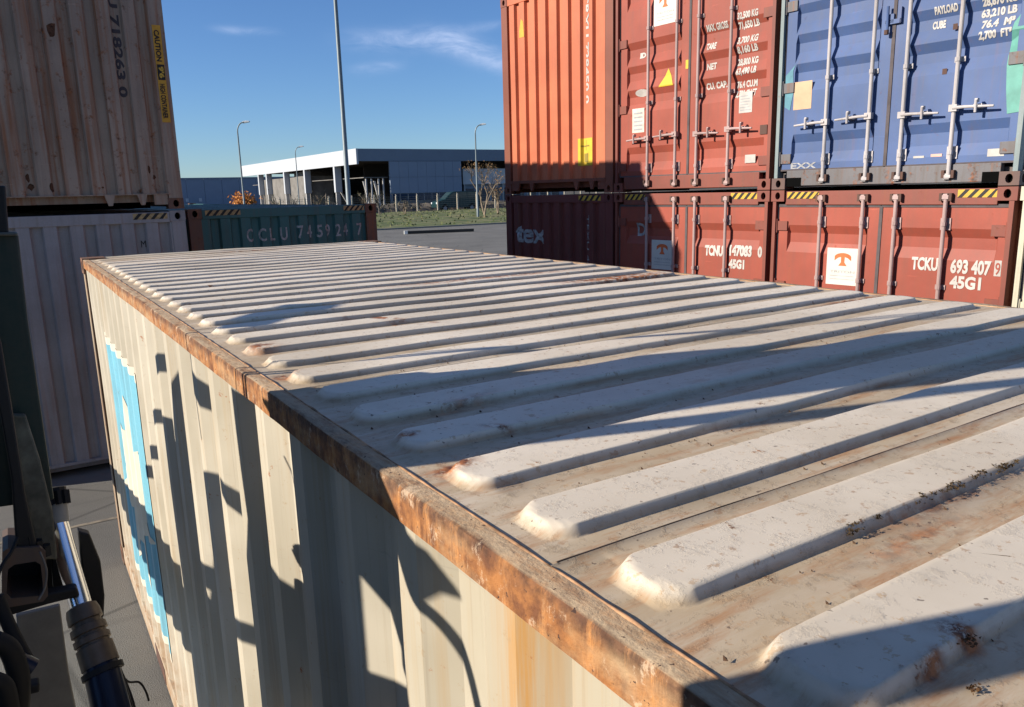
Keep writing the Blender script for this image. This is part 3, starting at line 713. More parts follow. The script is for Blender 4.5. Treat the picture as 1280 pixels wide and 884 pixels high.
label_on(D[0], dep, fz, 'EXX', .195, .215, .06, .30, FADED)
plate(D[0], .19, .40, .82, 1.10, plain('peach_sticker', (.50, .33, .20), .6, var=.1))
plate(D[1], 2.145, 2.28, .25, .315, WHITE); plate(D[1], 1.50, 1.60, .265, .285, WHITE); plate(D[1], 1.66, 1.76, .27, .295, plain('pinkish_sticker', (.6, .35, .28), .6))
teal = plain('sea_green_repair_paint', (.10, .29, .235), .5, var=.2)
lay('repair_patch', poly_bm([[(2.27, .60), (2.369, .61), (2.369, 1.45), (2.33, 1.44), (2.25, 1.34), (2.225, 1.08), (2.245, .80)]]), teal, D[1], dep, fz, 2)
lay('repair_patch', poly_bm([[(.085, .86), (.15, .82), (.185, 1.0), (.17, 1.22), (.20, 1.28), (.085, 1.18)]]), plain('turquoise_repair_paint', (.08, .22, .27), .5), D[0], y=.050)
lb = MB(); lb.box(1.15, 1.23, .02, .049, 1.51, 1.59); lb.box(1.15, 1.30, .02, .033, 1.50, 1.54); lb.box(1.285, 1.30, .02, .049, 1.50, 1.64); lb.tube([(1.18, .01, 1.44), (1.18, .0, 1.66)], .013, 8)
lb.build('lock_bracket', bluep, D[0], smooth=True)
pk = MB(); pk.tube([(1.18, -.002, 1.41), (1.18, -.002, 1.45)], .022, 8); pk.build('padlock', RUSTY, D[0])
for xx, zz in ((1.76, 1.36), (1.70, .99)): plate(D[1], xx, xx+.04, zz, zz+.05, RUSTY, .050, 'rust_scar', .002)
for q0, q1 in ((.17, .34), (2.13, 2.265)): bx('sill_shade_patch', SHADE_BLACK, c, q0, q1, .020, .0255, .028, .12)  # flat black patches painting the shade of pockets in the sill
# red, lower near
c = make('door', 'red brown container marked TCKU 693 407 9, lower tier under the blue one', row_at(2, 0), RZ, 2.895, 12.19, redf, redf, redf)
D, dep, fz = doors(c, 2.895, redp, redf, pinkgalv)
label_on(D[1], dep, fz, 'TCKU', 1.565, 2.135, .115, .245, bold=.006); label_on(D[1], dep, fz, '693 407', 1.925, 2.125, .12, .345, bold=.006)
label_on(D[1], dep, fz, '45G1', 1.93, 1.985, .11, .27, bold=.006)
lay('number_box', poly_bm([[(2.296, 2.115), (2.352, 2.115), (2.352, 2.255), (2.296, 2.255)]]), WHITE, D[1], y=.050, lift=.003)
lay('lettering', text_bm('9', 2.304, 2.13, .11, .040, .001), redp, D[1], y=.050, lift=.006)
lessor_board(D[0], .68, 1.035, 1.92, 2.30)
hazard(c, 1.94, 2.27, 2.805, 2.875, .026, n=4); hazard(c, .185, .56, 2.805, 2.875, .026, n=5)
# pale one beyond the frame edge
pale = paint('pale_cream_paint', (.52, .48, .36), .2, .3, .3)
c = make('door', 'pale cream container just showing at the right edge of the picture', row_at(3, 0), RZ, 2.895, 12.19, pale, pale, pale)
doors(c, 2.895, pale, pale, GALV)
# left stack, in shade
lil = paint('faded_lilac_grey_paint', (.26, .24, .24), .2, .4, .3)
lilr = paint('faded_lilac_grey_rusting_paint', (.30, .225, .17), .8, .8, .45)
rustc = paint('heavily_rusted_frame_paint', (.13, .065, .045), .9, .8, .6)
c = make('wall', 'rust streaked lilac grey container with a yellow caution strip, upper one of the left stack', (-1.183, 2.5, 2.86), 0, 2.895, 12.19, lilr, lilr, rustc)
P, fos = front_wall(c, 2.895, lilr, lilr, 1.068-.010, .17)
wl(c, P, fos, 'TRLU 718263 0', 1.925, 2.60, .08, 1.42, plain('dark_print', (.05, .04, .045), .7), True, .004)
strip = bx('caution_strip', plain('dull_yellow_print', (.50, .26, .03), .6, var=.2), c, 2.31, 2.395, .001, .0055, .93, 1.93)
lay('lettering', text_bm('CAUTION', 2.325, 1.88, .05, .32, .002, True), BLK, strip, y=.001); lay('lettering', text_bm('HIGH CONTAINER', 2.325, 1.33, .05, .36, .002, True), BLK, strip, y=.001)
lay('number_box', poly_bm([[(2.318, 1.37), (2.39, 1.37), (2.39, 1.53), (2.318, 1.53)]]), BLK, strip, y=.001, lift=.0015)
lay('lettering', text_bm("9'6", 2.335, 1.51, .045, .12, .003, True), YEL, strip, y=.001, lift=.003)
for (x, z, w_, h) in ((.95, .30, .05, .12), (.95, .22, .08, .08), (1.15, .19, .05, .13), (2.10, .38, .04, .10), (2.14, .31, .05, .07), (.62, 1.9, .06, .14), (1.32, 1.72, .10, .18), (1.63, .23, .03, .03)):
    pts = [(x+w_*(.5+.5*random.uniform(.5, 1)*cos(2*pi*k/9)), z+h*(.5+.5*random.uniform(.5, 1)*sin(2*pi*k/9))) for k in range(9)]
    lay('rust_scar', poly_bm([pts]), plain('rust_scar_brown', (.075, .032, .016), .9, var=.7, sc_=40), c, P, fos(0, CW), 0, lift=.002)
c = make('wall', 'lilac grey container with a striped top corner, lower one of the left stack', (-1.183, 2.5, -.03), 0, 2.87, 12.19, lil, lil, lil)
P, fos = front_wall(c, 2.87, lil, lil, 1.055-.010, .19)
hazard(c, 1.90, 2.25, 2.785, 2.85, .004, yel=DULLY); wl(c, P, fos, 'M', 1.955, 2.48, .08, .05, BLK)
# green one beyond
teald = paint('dark_teal_green_paint', (.035, .115, .115), .15, .25, .3)
c = make('wall', 'dark teal container marked CCLU 745924 7 standing behind the far end of the white one', (1.402, 3.15, -.03), 0, 2.87, 12.19, teald, teald, rustc)
for o in c.children:
    if o.name.startswith('corner_post'): o.data.materials[0] = rustc
P, fos = front_wall(c, 2.87, teald, teald, .128, .19)
hazard(c, .20, .62, 2.785, 2.85, .004, n=5, yel=DULLY); hazard(c, 1.97, 2.26, 2.785, 2.85, .004, yel=DULLY)
for t, x, w_ in (('C', .672, .09), ('C', .83, .09), ('L', .965, .075), ('U', 1.10, .09), ('7', 1.33, .075), ('4', 1.45, .08), ('5', 1.585, .075), ('9', 1.70, .08), ('2', 1.84, .075), ('4', 1.95, .08), ('7', 2.14, .08)):
    wl(c, P, fos, t, x, 2.445+.012*(x > 1.2), .165, w_, FADED, bold=.004)

# ------------------------------------------------------------------ the lifting machine on the left that the photograph is taken from
mc = thing('forklift', 'black and dark green lifting machine with a chrome ram beside the white container', 'lifting machine', (0, 0, 0))
GREEN = paint('dark_green_machine_paint', (.014, .032, .026), .2, .1, .4, rough=.45)
OLIVE = plain('dusty_worn_paint', (.13, .12, .085), .85, var=.4, sc_=25)
BROWN = paint('worn_brown_steel', (.12, .085, .065), .5, .4, .3)
CHROME = plain('chrome', (.90, .91, .93), .2, 1, var=.03)
NAVY = plain('gloss_navy_black', (.010, .014, .03), .28)
RING = plain('dull_gland_steel', (.13, .098, .07), .42, .3, var=.25, sc_=30)
STEEL = plain('grey_deck_steel', (.12, .118, .115), .7, var=.3, sc_=6)
mbx = lambda name, mat, *a, bevel=.006: bx(name, mat, mc, *a, bevel=bevel)
# columns of the mast and cab frame (left of the picture; they throw the broad shadows)
m = MB(); m.prism([(-.97, -4.915, 2.93), (-.97, -5.61, 2.92), (-.97, -5.51, 3.0), (-.97, -5.47, 3.1), (-.97, -5.42, 3.25), (-.97, -5.38, 3.5), (-.97, -5.40, 5.1), (-.97, -4.915, 5.1)], (-.06, 0, 0)); m.build('mast_rail', GREEN, mc); mbx('mast_rail', GREEN, -1.05, -.95, -5.36, -5.06, .25, 2.93)
mbx('mast_channel', BLACK, -1.02, -.98, -5.515, -5.465, 2.6, 5.1, bevel=.004)
mbx('cab_pillar', BLACK, -1.03, -.97, -6.285, -6.215, .3, 5.0)
mbx('chassis', GREEN, -2.6, -1.15, -8.6, -5.2, .45, 1.15, bevel=.05); mbx('chassis', BLACK, -1.15, -.9, -6.0, -4.9, .25, .55, bevel=.02)
mbx('sky_block_hood', GREEN, -2.6, -1.2, -6.38, -5.1, 1.16, 2.2, bevel=.06); mbx('sky_block_panel', GREEN, -1.25, -1.15, -8.4, -6.44, 1.26, 4.2, bevel=.02); mbx('sky_block_roof', GREEN, -2.6, -1.26, -8.4, -6.44, 4.1, 4.2, bevel=.03); mbx('sky_block_panel', GREEN, -2.6, -2.5, -8.4, -6.44, 1.26, 4.09, bevel=.02)  # unseen hood and cab sheets added to block sky light from the side wall
mbx('cab_floor', BLACK, -1.5, -.75, -8.3, -6.2, 1.15, 1.25, bevel=.02)
for x in (-2.5, -1.25):
    for y in (-8.0, -5.7):
        t = MB(); t.tube([(x-.18, y, .5), (x-.14, y, .5), (x+.14, y, .5), (x+.18, y, .5)], [.42, .5, .5, .42], 28); wh = t.build('wheel', RUBBER, mc, smooth=True)
        t = MB(); t.tube([(x-.19, y, .5), (x+.19, y, .5)], .24, 20); t.build('rim', OLIVE, wh, smooth=True)
def sunproj(px, py, X, roof=False):
    p = at(px, py, RB+.010, 2) if roof else at(px, py, .022, 0)
    return p - SUN*((p.x-X)/SUN.x)
def caster(name, pts, i, mat=BLACK, roof=False, th=.03):  # unseen machine plates, outlines shaped to throw shadows on the white container
    X = -.92-.045*i; m = MB(); m.prism([sunproj(a, b, X, roof) for a, b in pts], (-th, 0, 0)); return m.build(name, mat, mc)
caster('shadow_plate', [(340,500),(365,540),(372,620),(388,780),(395,884),(462,884),(460,846),(447,692),(445,600),(440,560)], 1, GREEN)
caster('shadow_plate', [(440,600),(473,588),(498,650),(506,743),(521,884),(505,884),(487,811),(470,750),(447,690)], 2, BLACK)
caster('shadow_plate', [(440,822),(452,832),(500,860),(520,884),(440,884)], 3, BLACK)
caster('shadow_bracket', [(504,648),(522,668),(540,690),(556,732),(545,728),(535,745),(518,712)], 4, BLACK)
caster('shadow_arm', [(134,572),(150,592),(172,619),(189,642),(199,661),(212,683),(226,711),(236,740),(262,790),(262,884),(252,884),(241,818),(226,786),(210,757),(188,706),(170,668),(159,642),(150,612),(138,590)], 9, GREEN, th=.08)
caster('shadow_bar', [(208,521),(216,524),(241,610),(252,690),(275,790),(285,884),(255,884),(243,800),(230,700),(220,620),(212,560)], 5)
caster('shadow_bar', [(219,430),(224,437),(228,500),(236,560),(243,600),(255,700),(270,800),(280,884),(262,884),(250,760),(238,660),(230,600),(223,540),(219,480)], 6)
for q in ([(197,449),(206,437),(207,457),(198,470)], [(196,515),(203,508),(204,522),(196,531)], [(190,560),(199,555),(200,570),(193,573)], [(184,585),(192,581),(193,594),(185,598)]): caster('shadow_lug', q, 7)
caster('shadow_bracket', [(240,450),(246,464),(262,490),(267,512),(255,505),(246,485)], 8)
caster('shadow_bar', [(256,590),(278,592),(281,640),(284,700),(298,790),(310,884),(275,884),(268,780),(262,700),(257,640)], 10)
caster('shadow_bracket', [(282,598),(292,612),(306,637),(307,652),(295,638),(284,615)], 11)
caster('shadow_plate', [(298,486),(309,495),(318,560),(327,640),(330,662),(340,668),(345,705),(365,735),(388,790),(392,884),(330,884),(318,790),(316,700),(318,650),(310,590),(304,540)], 12, GREEN)
caster('brace', [(250,697),(270,715),(297,771),(323,789),(345,815),(345,835),(323,808),(297,790),(270,740),(252,720)], 13)  # unseen diagonal plate, shaped to cast the crossing shadow band
caster('shadow_bracket', [(290,404),(345,388),(365,382),(440,379),(425,387),(380,396),(345,408),(290,412)], 14, BLACK, True)
def hose(name, pts, r, mat=RUBBER, n=8, sm=True):
    # smooth the given points with a Catmull-Rom pass
    p = [Vector(q) for q in pts]; o = []
    for i in range(len(p)-1):
        a, b, c_, d = p[max(i-1, 0)], p[i], p[i+1], p[min(i+2, len(p)-1)]
        for k in range(6):
            t = k/6; o.append(.5*((2*b)+(c_-a)*t+(2*a-5*b+4*c_-d)*t*t+(3*b-a-3*c_+d)*t**3))
    o.append(p[-1]); m = MB(); m.tube(o, r, n); return m.build(name, mat, mc, smooth='all')
hose('hose', [sunproj(a, b, -.86) for a, b in ((500,645),(512,690),(528,743),(545,770),(557,798),(570,840),(580,884))], .012)
hose('hose', [sunproj(600, 439, -.9, True)+Vector((0, .0, q)) for q in (-1.0, -.3, .2, .7, 1.2)], .007)
hose('hose', [(-.9, -4.70+.02*sin(q*3), 2.2+q*.4) for q in range(6)], .008)
hose('cable', [(-.95, -4.56, 2.6), (-.95, -4.58, 2.9), (-.95, -4.60, 3.0), (-.95, -4.66, 3.3), (-.95, -4.70, 3.8)], .004)
hose('cable', [(-.93, -3.96, 2.6), (-.93, -3.93, 2.95), (-.93, -4.00, 3.1)], .006)
# parts that show at the left of the picture
def quadbox(name, mat, pts, y, dy):
    m = MB(); m.prism([at(a, b, y) for a, b in pts], (0, dy, 0)); return m.build(name, mat, mc, bevel=.004)
quadbox('mast_rail', GREEN, [(-40,292),(23,293),(35,400),(62,584),(68,625),(-40,640)], -5.11, .06)
quadbox('mast_cap', plain('worn_edge_paint', (.10, .10, .085), .6), [(-40,290.5),(22,290.5),(23,295),(-40,295)], -5.13, .07)
quadbox('cross_member', BLACK, [(-30,232),(7,232),(11,292),(-30,292)], -5.12, .05)
quadbox('wear_plate', OLIVE, [(14,519),(32,519),(50,575),(66,640),(72,700),(48,700),(30,640)], -5.15, .02)
quadbox('guide_post', BLACK, [(-6,400),(2,432),(15,509),(32,620),(45,677),(52,690),(20,690),(14,600),(2,530),(-10,470)], -5.19, .03)
nb = MB(); a = at(50, 690, -5.17)
for k in range(3): b = at(38+10*k, 682+6*k, -5.18); nb.tube([b, b+Vector((0, 0, .022))], .011, 6)
nb.build('bolt', BLACK, mc)
# box section with a rounded mouth
out_ = [(3,690),(10,686),(50,684),(57,690),(60,745),(54,752),(8,760),(2,752)]; inn = [(10,712),(18,706),(44,702),(51,706),(54,738),(49,745),(14,748),(8,742)]
m = MB(); o3 = [at(a, b, -5.20) for a, b in out_]; i3 = [at(a, b, -5.20) for a, b in inn]; B = [p+Vector((0, .12, 0)) for p in o3]; IB = [p+Vector((0, .11, 0)) for p in i3]
n = 8; m.add(o3+i3+B+IB, [(i, (i+1) % n, n+(i+1) % n, n+i) for i in range(n)]+[((i+1) % n, i, 2*n+i, 2*n+(i+1) % n) for i in range(n)]+[(n+i, n+(i+1) % n, 3*n+(i+1) % n, 3*n+i) for i in range(n)])
m.build('box_section', BROWN, mc); m = MB(); m.add(IB, [tuple(range(n))]); m.build('box_section_back', BLACK, mc)
quadbox('cross_member', BLACK, [(-10,755),(60,742),(96,735),(100,746),(60,756),(0,774)], -5.19, .03)
quadbox('cross_member', BLACK, [(26,859),(50,855),(50,866),(28,871)], -5.3, .03)
quadbox('side_rail', BLACK, [(52,590),(57,640),(63,690),(66,735),(90,742),(82,700),(64,640),(58,592)], -5.10, .02)
quadbox('side_rail', BLACK, [(97,664),(112,668),(126,703),(131,745),(130,770),(124,782),(108,764)], -5.06, .03)
quadbox('gap_fill_plate', BLACK, [(54,600),(62,606),(78,660),(97,738),(60,741),(52,690)], -5.07, .02)  # black plate added to stand for the dark gap behind the rod
# the ram: cap, collar, chrome rod, gland rings, barrel
pA, pB, pC, pD = at(67, 622, -5.05), at(71, 652, -5.07), at(101, 757, -5.17), at(108, 785, -5.2)
pE = at(126, 832, -5.25); pF = at(150, 930, -5.36)
def cyl(name, a, b, ra, rb, mat, n=24, parent=None):
    m = MB(); m.tube([a, b], [ra, rb], n); return m.build(name, mat, parent or mc, smooth=True)
ram = cyl('ram_rod', pB, pC, .0215, .0215, CHROME)
cap = MB(); ax = (pB-pA).normalized(); cap.tube([pA-ax*.02, pA+ax*.016], .026, 12); side = ax.cross(Vector((0, 1, 0))).normalized(); oth = ax.cross(side)
for k in range(10):
    q = 2*pi*k/10; e = side*cos(q)+oth*sin(q); cap.tube([pA-ax*.012+e*.026, pA+ax*.018+e*.026], .0065, 6)
cap.build('ram_cap', RUBBER, mc)
cyl('ram_collar', pA+ax*.008, pB+ax*.004, .0245, .0235, plain('pale_collar_paint', (.24, .23, .20), .7))
d_ = (pE-pC); gl = MB()
prof = [(0, .022), (.03, .030), (.12, .033), (.26, .034), (.27, .029), (.34, .029), (.35, .035), (.46, .036), (.47, .031), (.52, .031), (.53, .036), (.62, .036), (.63, .032), (.67, .032), (.68, .036), (1.0, .037)]
gl.tube([pC+d_*t for t, r in prof], [r for t, r in prof], 28); gl.build('ram_gland', RING, mc, smooth=True)
cyl('ram_barrel', pE-d_*.03, pF, .0345, .0365, NAVY, 28)
clamp = MB(); clamp.tube([pE+d_*.05, pE+d_*.14], .041, 20); clamp.build('ram_clamp', BLACK, mc, smooth=True)
hose('hose', [at(103,738,-5.06), at(110,752,-5.10), at(124,790,-5.14), at(138,825,-5.18), at(150,850,-5.2), at(166,900,-5.25)], .0085)
hose('hose', [at(116,746,-5.0), at(132,790,-5.05), at(146,828,-5.12), at(163,870,-5.2), at(172,905,-5.22)], .0045)
hose('hose', [at(148,838,-5.12), at(160,852,-5.1), at(174,853,-5.08), at(182,864,-5.08), at(186,876,-5.08)], .0025)
hose('hose', [at(-4,745,-5.3), at(6,770,-5.31), at(20,800,-5.33), at(34,826,-5.35)], .012)
fb = MB(); e = at(30, 830, -5.36); fb.tube([e+Vector((-.012, 0, .012)), e+Vector((.012, -.004, -.012))], .018, 12); fb.build('hose_fitting', NAVY, mc, smooth=True)
hose('hose', [at(22,672,-5.2), at(14,690,-5.23), at(2,708,-5.26), at(-10,740,-5.3)], .0035)
hose('cable', [at(50,690,-5.24), at(58,712,-5.24), at(56,735,-5.24), at(48,750,-5.25)], .002, plain('grey_cable', (.14, .13, .12), .6))
hose('hose', [at(-8,800,-5.4), at(12,812,-5.4), at(24,850,-5.4), at(22,900,-5.4)], .018); hose('hose', [at(-8,850,-5.45), at(6,860,-5.45), at(14,900,-5.45)], .016)
hose('cable', [at(1,470,-5.0), at(0,500,-5.02), at(-2,560,-5.05)], .002, plain('pale_green_cable', (.2, .3, .25), .5))
quadbox('deck_plate', STEEL, [(20,770),(75,757),(86,840),(98,900),(32,900),(26,830)], -4.55, .02)

# ------------------------------------------------------------------ yard: beam, lamps
bm_ = thing('timber_beam', 'long dark beam with one white end lying on the open yard beyond the containers', 'beam', (24.0, 45.7, 0), math.atan2(-1.5, 4.5))
m = MB(); m.box(.25, 5.2, -.14, .14, 0, .22); m.build('beam', plain('tarred_timber', (.03, .03, .028), .9), bm_, bevel=.02)
MB().box(0, .25, -.15, .15, 0, .24).build('end_block', plain('white_block_paint', (.6, .6, .56), .7), bm_)
def lamp(label, px, py, depth, top_py, r, arm_side, H=None, head=True):
    p = atd(px, py, depth); base = Vector((p.x, p.y, 0)); up_ = atd(px, top_py, depth).z if H is None else H
    t = thing('street_lamp', label, 'street lamp', base, 0, 'lamp posts beyond the containers')
    m = MB(); zz = up_-.9 if head else up_
    m.tube([(0,0,0), (0,0,1.0), (0,0,1.05), (0,0,zz)], [r*1.25, r*1.25, r, r*.6], 14); m.build('pole', plain('galvanised_pole', (.15, .18, .19), .5, .2, var=.1), t, smooth=True)
    if head:
        a = Vector((cos(-YAW), sin(-YAW), 0))*arm_side; pts = [Vector((0,0,zz))+a*(.62*(1-cos(q)))+Vector((0,0,.85*sin(q))) for q in [pi/2*k/6 for k in range(7)]]
        m = MB(); m.tube(pts, r*.55, 8); m.build('arm', plain('galvanised_pole', (.15, .18, .19), .5), t, smooth=True)
        e = pts[-1]; m = MB(); m.prism([e+a*-.1+Vector((0,0,.10)), e+a*.25+Vector((0,0,.16)), e+a*.55+Vector((0,0,.12)), e+a*.55+Vector((0,0,.02)), e+a*-.1+Vector((0,0,-.08))], Vector((-a.y, a.x, 0))*.3)
        m.build('lamp_head', plain('pale_lamp_housing', (.55, .58, .6), .3), t, bevel=.02)
    return t
lamp('tall plain grey lamp post rising out of the top of the picture', 436, 252, 34, 0, .115, 1, 14.5)
lamp('thin lamp post with a curved arm, left of the white canopy', 304, 240, 74, 154, .10, 1)
lamp('thin lamp post with a bright head, right of the tall post, beside the orange container', 596.5, 240, 84, 157, .11, 1)
lamp('smallest and farthest lamp post, standing against the white canopy fascia', 373, 240, 108, 184, .09, 1)

# grass verge, fence, van
gm_ = NB('verge_grass'); gc = gm_.mix(gm_.noise(sc_=.5, det=8), (.055, .085, .022), (.13, .14, .055)); gc = gm_.mix(gm_.noise((1, 3, 1), sc_=.25, det=6, lo=.5, hi=.65), gc, (.20, .17, .09))
m = MB(); nx, ny = 130, 26; vs = []
for j in range(ny+1):
    for i in range(nx+1):
        x, y = -40+i*1.4, 53.6+j*1.5; vs.append((x+random.uniform(-.4, .4), y+(random.uniform(-.4, .4) if j else 0), .02+(.04+.10*random.random() if j else 0)+.012*j))
m.add(vs, [(j*(nx+1)+i, j*(nx+1)+i+1, (j+1)*(nx+1)+i+1, (j+1)*(nx+1)+i) for j in range(ny) for i in range(nx)])
for _ in range(2200):
    x, y = random.uniform(15, 85), random.uniform(53.7, 92); h = random.uniform(.08, .24); a = random.uniform(0, pi); q = random.uniform(.05, .16); z = .1+.012*(y-53.6)/1.5
    m.add([(x-cos(a)*q, y-sin(a)*q, z), (x+cos(a)*q, y+sin(a)*q, z), (x+random.uniform(-.15, .15), y+random.uniform(-.15, .15), z+h)], [(0,1,2)])
tag(m.build('grass_verge', gm_.fin(gc, .95)), kind='stuff')
kerbm = plain('pale_kerb_concrete', (.22, .21, .18), .9, var=.15, sc_=2)
k_ = MB(); k_.box(-40, 140, 53.3, 53.6, 0, .12); tag(k_.build('kerb', kerbm), kind='structure')
def fence(label, y, x0, x1, step, H, wp, col, grp=None):
    t = thing('wire_fence', label, 'fence', (x0, y, 0))
    m = MB(); m.box(-wp/2, wp/2, -wp/2, wp/2, 0, H); m.prism([(-wp/2, -wp/2, H), (wp/2, -wp/2, H), (wp/2, wp, H+.25), (0, wp, H+.25)], (0, .06, 0)); me = m.mesh('post', col)
    x = 0
    while x <= x1-x0: obj('post', me, t, loc=(x, 0, 0)); x += step
    m = MB()
    for k in range(9): m.tube([(0, 0, .2+k*(H-.3)/8), (x1-x0, 0, .2+k*(H-.3)/8)], .012, 4)
    xx = 0
    while xx < x1-x0: m.tube([(xx, 0, .1), (xx, 0, H-.1)], .007, 3, cap=False); xx += .45
    m.build('wire_mesh', plain('fence_wire', (.16, .17, .16), .6), t)['kind'] = 'stuff'
conc = plain('pale_fence_concrete', (.36, .32, .25), .85)
fence('pale concrete post and wire fence along the back of the grass verge', 92.5, 28.9, 90, 3.18, 2.55, .19, conc)
fence('second thin post fence standing further back beyond the parked van', 118, 44, 110, 3.9, 2.9, .15, plain('weathered_fence_post', (.24, .2, .16), .9))
# parked van, nose to the left
vp = at(546, 266, 0, 2); vy = 98.0; vx = at(546, 262, vy).x; L_ = at(601, 262, vy).x-vx
van = thing('parked_van', 'dark teal van facing left, parked behind the fence', 'van', (vx, vy, 0))
S = L_/5.0
prof = [(.05, .45), (.0, .75), (.12, 1.02), (.95, 1.22), (1.75, 1.88), (2.1, 1.96), (4.75, 1.95), (4.95, 1.7), (5.0, .6), (4.9, .38), (4.35, .38)]
def arch(cx): return [(cx+.36*cos(q), .38+.36*sin(q)) for q in [pi*k/8 for k in range(9)]]
outl = prof[:10]+arch(4.0)+arch(.95)
m = MB(); m.prism([Vector((a*S, 0, b*S)) for a, b in outl], (0, 1.8, 0)); m.build('body', plain('dark_teal_car_paint', (.012, .04, .045), .25), van, bevel=.03)
g = plain('van_glass', (.03, .055, .06), .08, 0, spec=.6)
m = MB(); m.prism([Vector((a*S, -.012, b*S)) for a, b in [(1.25, 1.30), (1.85, 1.80), (2.35, 1.86), (2.35, 1.28)]], (0, .01, 0)); m.prism([Vector((a*S, -.012, b*S)) for a, b in [(2.45, 1.28), (2.45, 1.86), (3.4, 1.86), (3.4, 1.28)]], (0, .01, 0)); m.prism([Vector((a*S, -.012, b*S)) for a, b in [(3.5, 1.28), (3.5, 1.86), (4.6, 1.84), (4.75, 1.28)]], (0, .01, 0)); m.build('side_window', g, van)
m = MB(); m.add([(q*S, y, z*S) for q, z in ((1.0, 1.26), (1.72, 1.87)) for y in (.12, 1.68)], [(0, 1, 3, 2)])
for v_i in range(4): m.v[v_i] = (m.v[v_i][0]-.02, m.v[v_i][1], m.v[v_i][2]+.02)
m.build('windscreen', g, van)
for y in (-.02, 1.6): m = MB(); m.box(.02*S, .22*S, y, y+.22, .74*S, .95*S); m.build('headlight', plain('headlight_glass', (.85, .87, .9), .1), van)
for cx in (.95, 4.0):
    for y in (.02, 1.56): m = MB(); m.tube([(cx*S, y, .34*S), (cx*S, y+.22, .34*S)], .33*S, 18); wh = m.build('wheel', RUBBER, van, smooth=True); m = MB(); m.tube([(cx*S, y-.01, .34*S), (cx*S, y+.05, .34*S)], .2*S, 12); m.build('rim', plain('dull_rim', (.3, .3, .3), .5), wh)

# ------------------------------------------------------------------ halls in the distance
GREYW = plain('hazed_grey_blue_cladding', (.19, .235, .30), .55, var=.05, sc_=.4); GREYF = plain('dark_grey_fascia', (.15, .19, .245), .55, var=.05, sc_=.3)  # cladding lightened so its colour carries distance haze
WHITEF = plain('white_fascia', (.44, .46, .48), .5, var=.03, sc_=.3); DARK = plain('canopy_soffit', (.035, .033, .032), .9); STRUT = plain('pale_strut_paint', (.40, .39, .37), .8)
CONC = plain('rough_concrete_wall', (.17, .16, .145), .9, var=.25, sc_=.6)
bl = thing('warehouse', 'grey warehouse with a white canopy fascia on columns and a flat dark blue roof edge', 'warehouse', (46.5, 110, 0))
bxx = lambda name, mat, *a: bx(name, mat, bl, *a)
X0, Y0 = 0, 0; HT = 9.85
bxx('roof', GREYF, .3, 62, .3, 69.7, HT-.5, HT-.1)
bxx('white_fascia', WHITEF, -.05, .28, .02, 70, HT-2.35, HT)
bxx('grey_fascia', GREYF, .29, 62, 0, .3, HT-1.9, HT-.02)
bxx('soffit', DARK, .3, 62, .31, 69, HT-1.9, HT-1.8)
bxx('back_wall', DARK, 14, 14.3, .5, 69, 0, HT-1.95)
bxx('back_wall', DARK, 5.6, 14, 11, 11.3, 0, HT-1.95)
# cladding boards of the closed front, each sheet a piece
xa, xb = 5.4, 18.4; n = 8
for k in range(n):
    for z0_, z1_ in ((2.9, 5.4), (5.44, HT-1.95)): bxx('cladding_panel', GREYW, xa+(xb-xa)*k/n+.015, xa+(xb-xa)*(k+1)/n-.015, -.06+.0, .12, z0_, z1_)
bxx('front_wall', GREYF, xa, xb, .13, .3, .3, HT-1.95); bxx('plinth', CONC, xa, xb, -.1, .13, 0, 1.7)
for k in range(9): w_ = bxx('window', plain('dark_blue_glass', (.02, .035, .07), .15), xa+.25+1.42*k, xa+1.45+1.42*k, .0, .1, 1.75, 2.8); MB().box(xa+.2+1.42*k, xa+.25+1.42*k, -.03, .02, 1.72, 2.83).build('frame', STRUT, w_)
cx = [2.0, 16, 31, 49, 59]
for px_ in (418.5, 381, 355.5, 333.5, 323.5):
    d = ray(px_, 230); s_ = (46.5-CAM.x)/d.x; yy = CAM.y+d.y*s_-110
    bxx('column', WHITEF, -.02, 1.1, yy-.35, yy+.35, 3.3, HT-2.35); bxx('column_foot', STRUT, .1, .8, yy-.18, yy+.18, 0, 3.3)
    m = MB(); m.prism([(.3, yy+.3, 4.6), (.6, yy+.3, 4.6), (3.2, yy+.3, 0), (2.9, yy+.3, 0)], (0, .25, 0)); m.build('brace', STRUT, bl)
for xx in (1.5, 2.4, 3.6, 4.4): bxx('column_foot', STRUT, xx, xx+.2, .6, .8, 0, HT-4.6)
for xx in (1.2, 3.0): m = MB(); m.prism([(xx, 1, 4.9), (xx+.3, 1, 4.9), (xx+1.4, 1, 0), (xx+1.1, 1, 0)], (0, .2, 0)); m.build('brace', STRUT, bl)
bxx('inner_wall', CONC, 1.0, 5.4, 26, 58, 0, 6.4); bxx('inner_wall', CONC, 2.0, 2.3, 31, 38, 0, HT-2.5)
bxx('tie_beam', CONC, 1.2, 1.3, .6, 66, 5.4, 5.52); bxx('tie_beam', CONC, 1.4, 5.4, .9, 1.0, 5.4, 5.52)
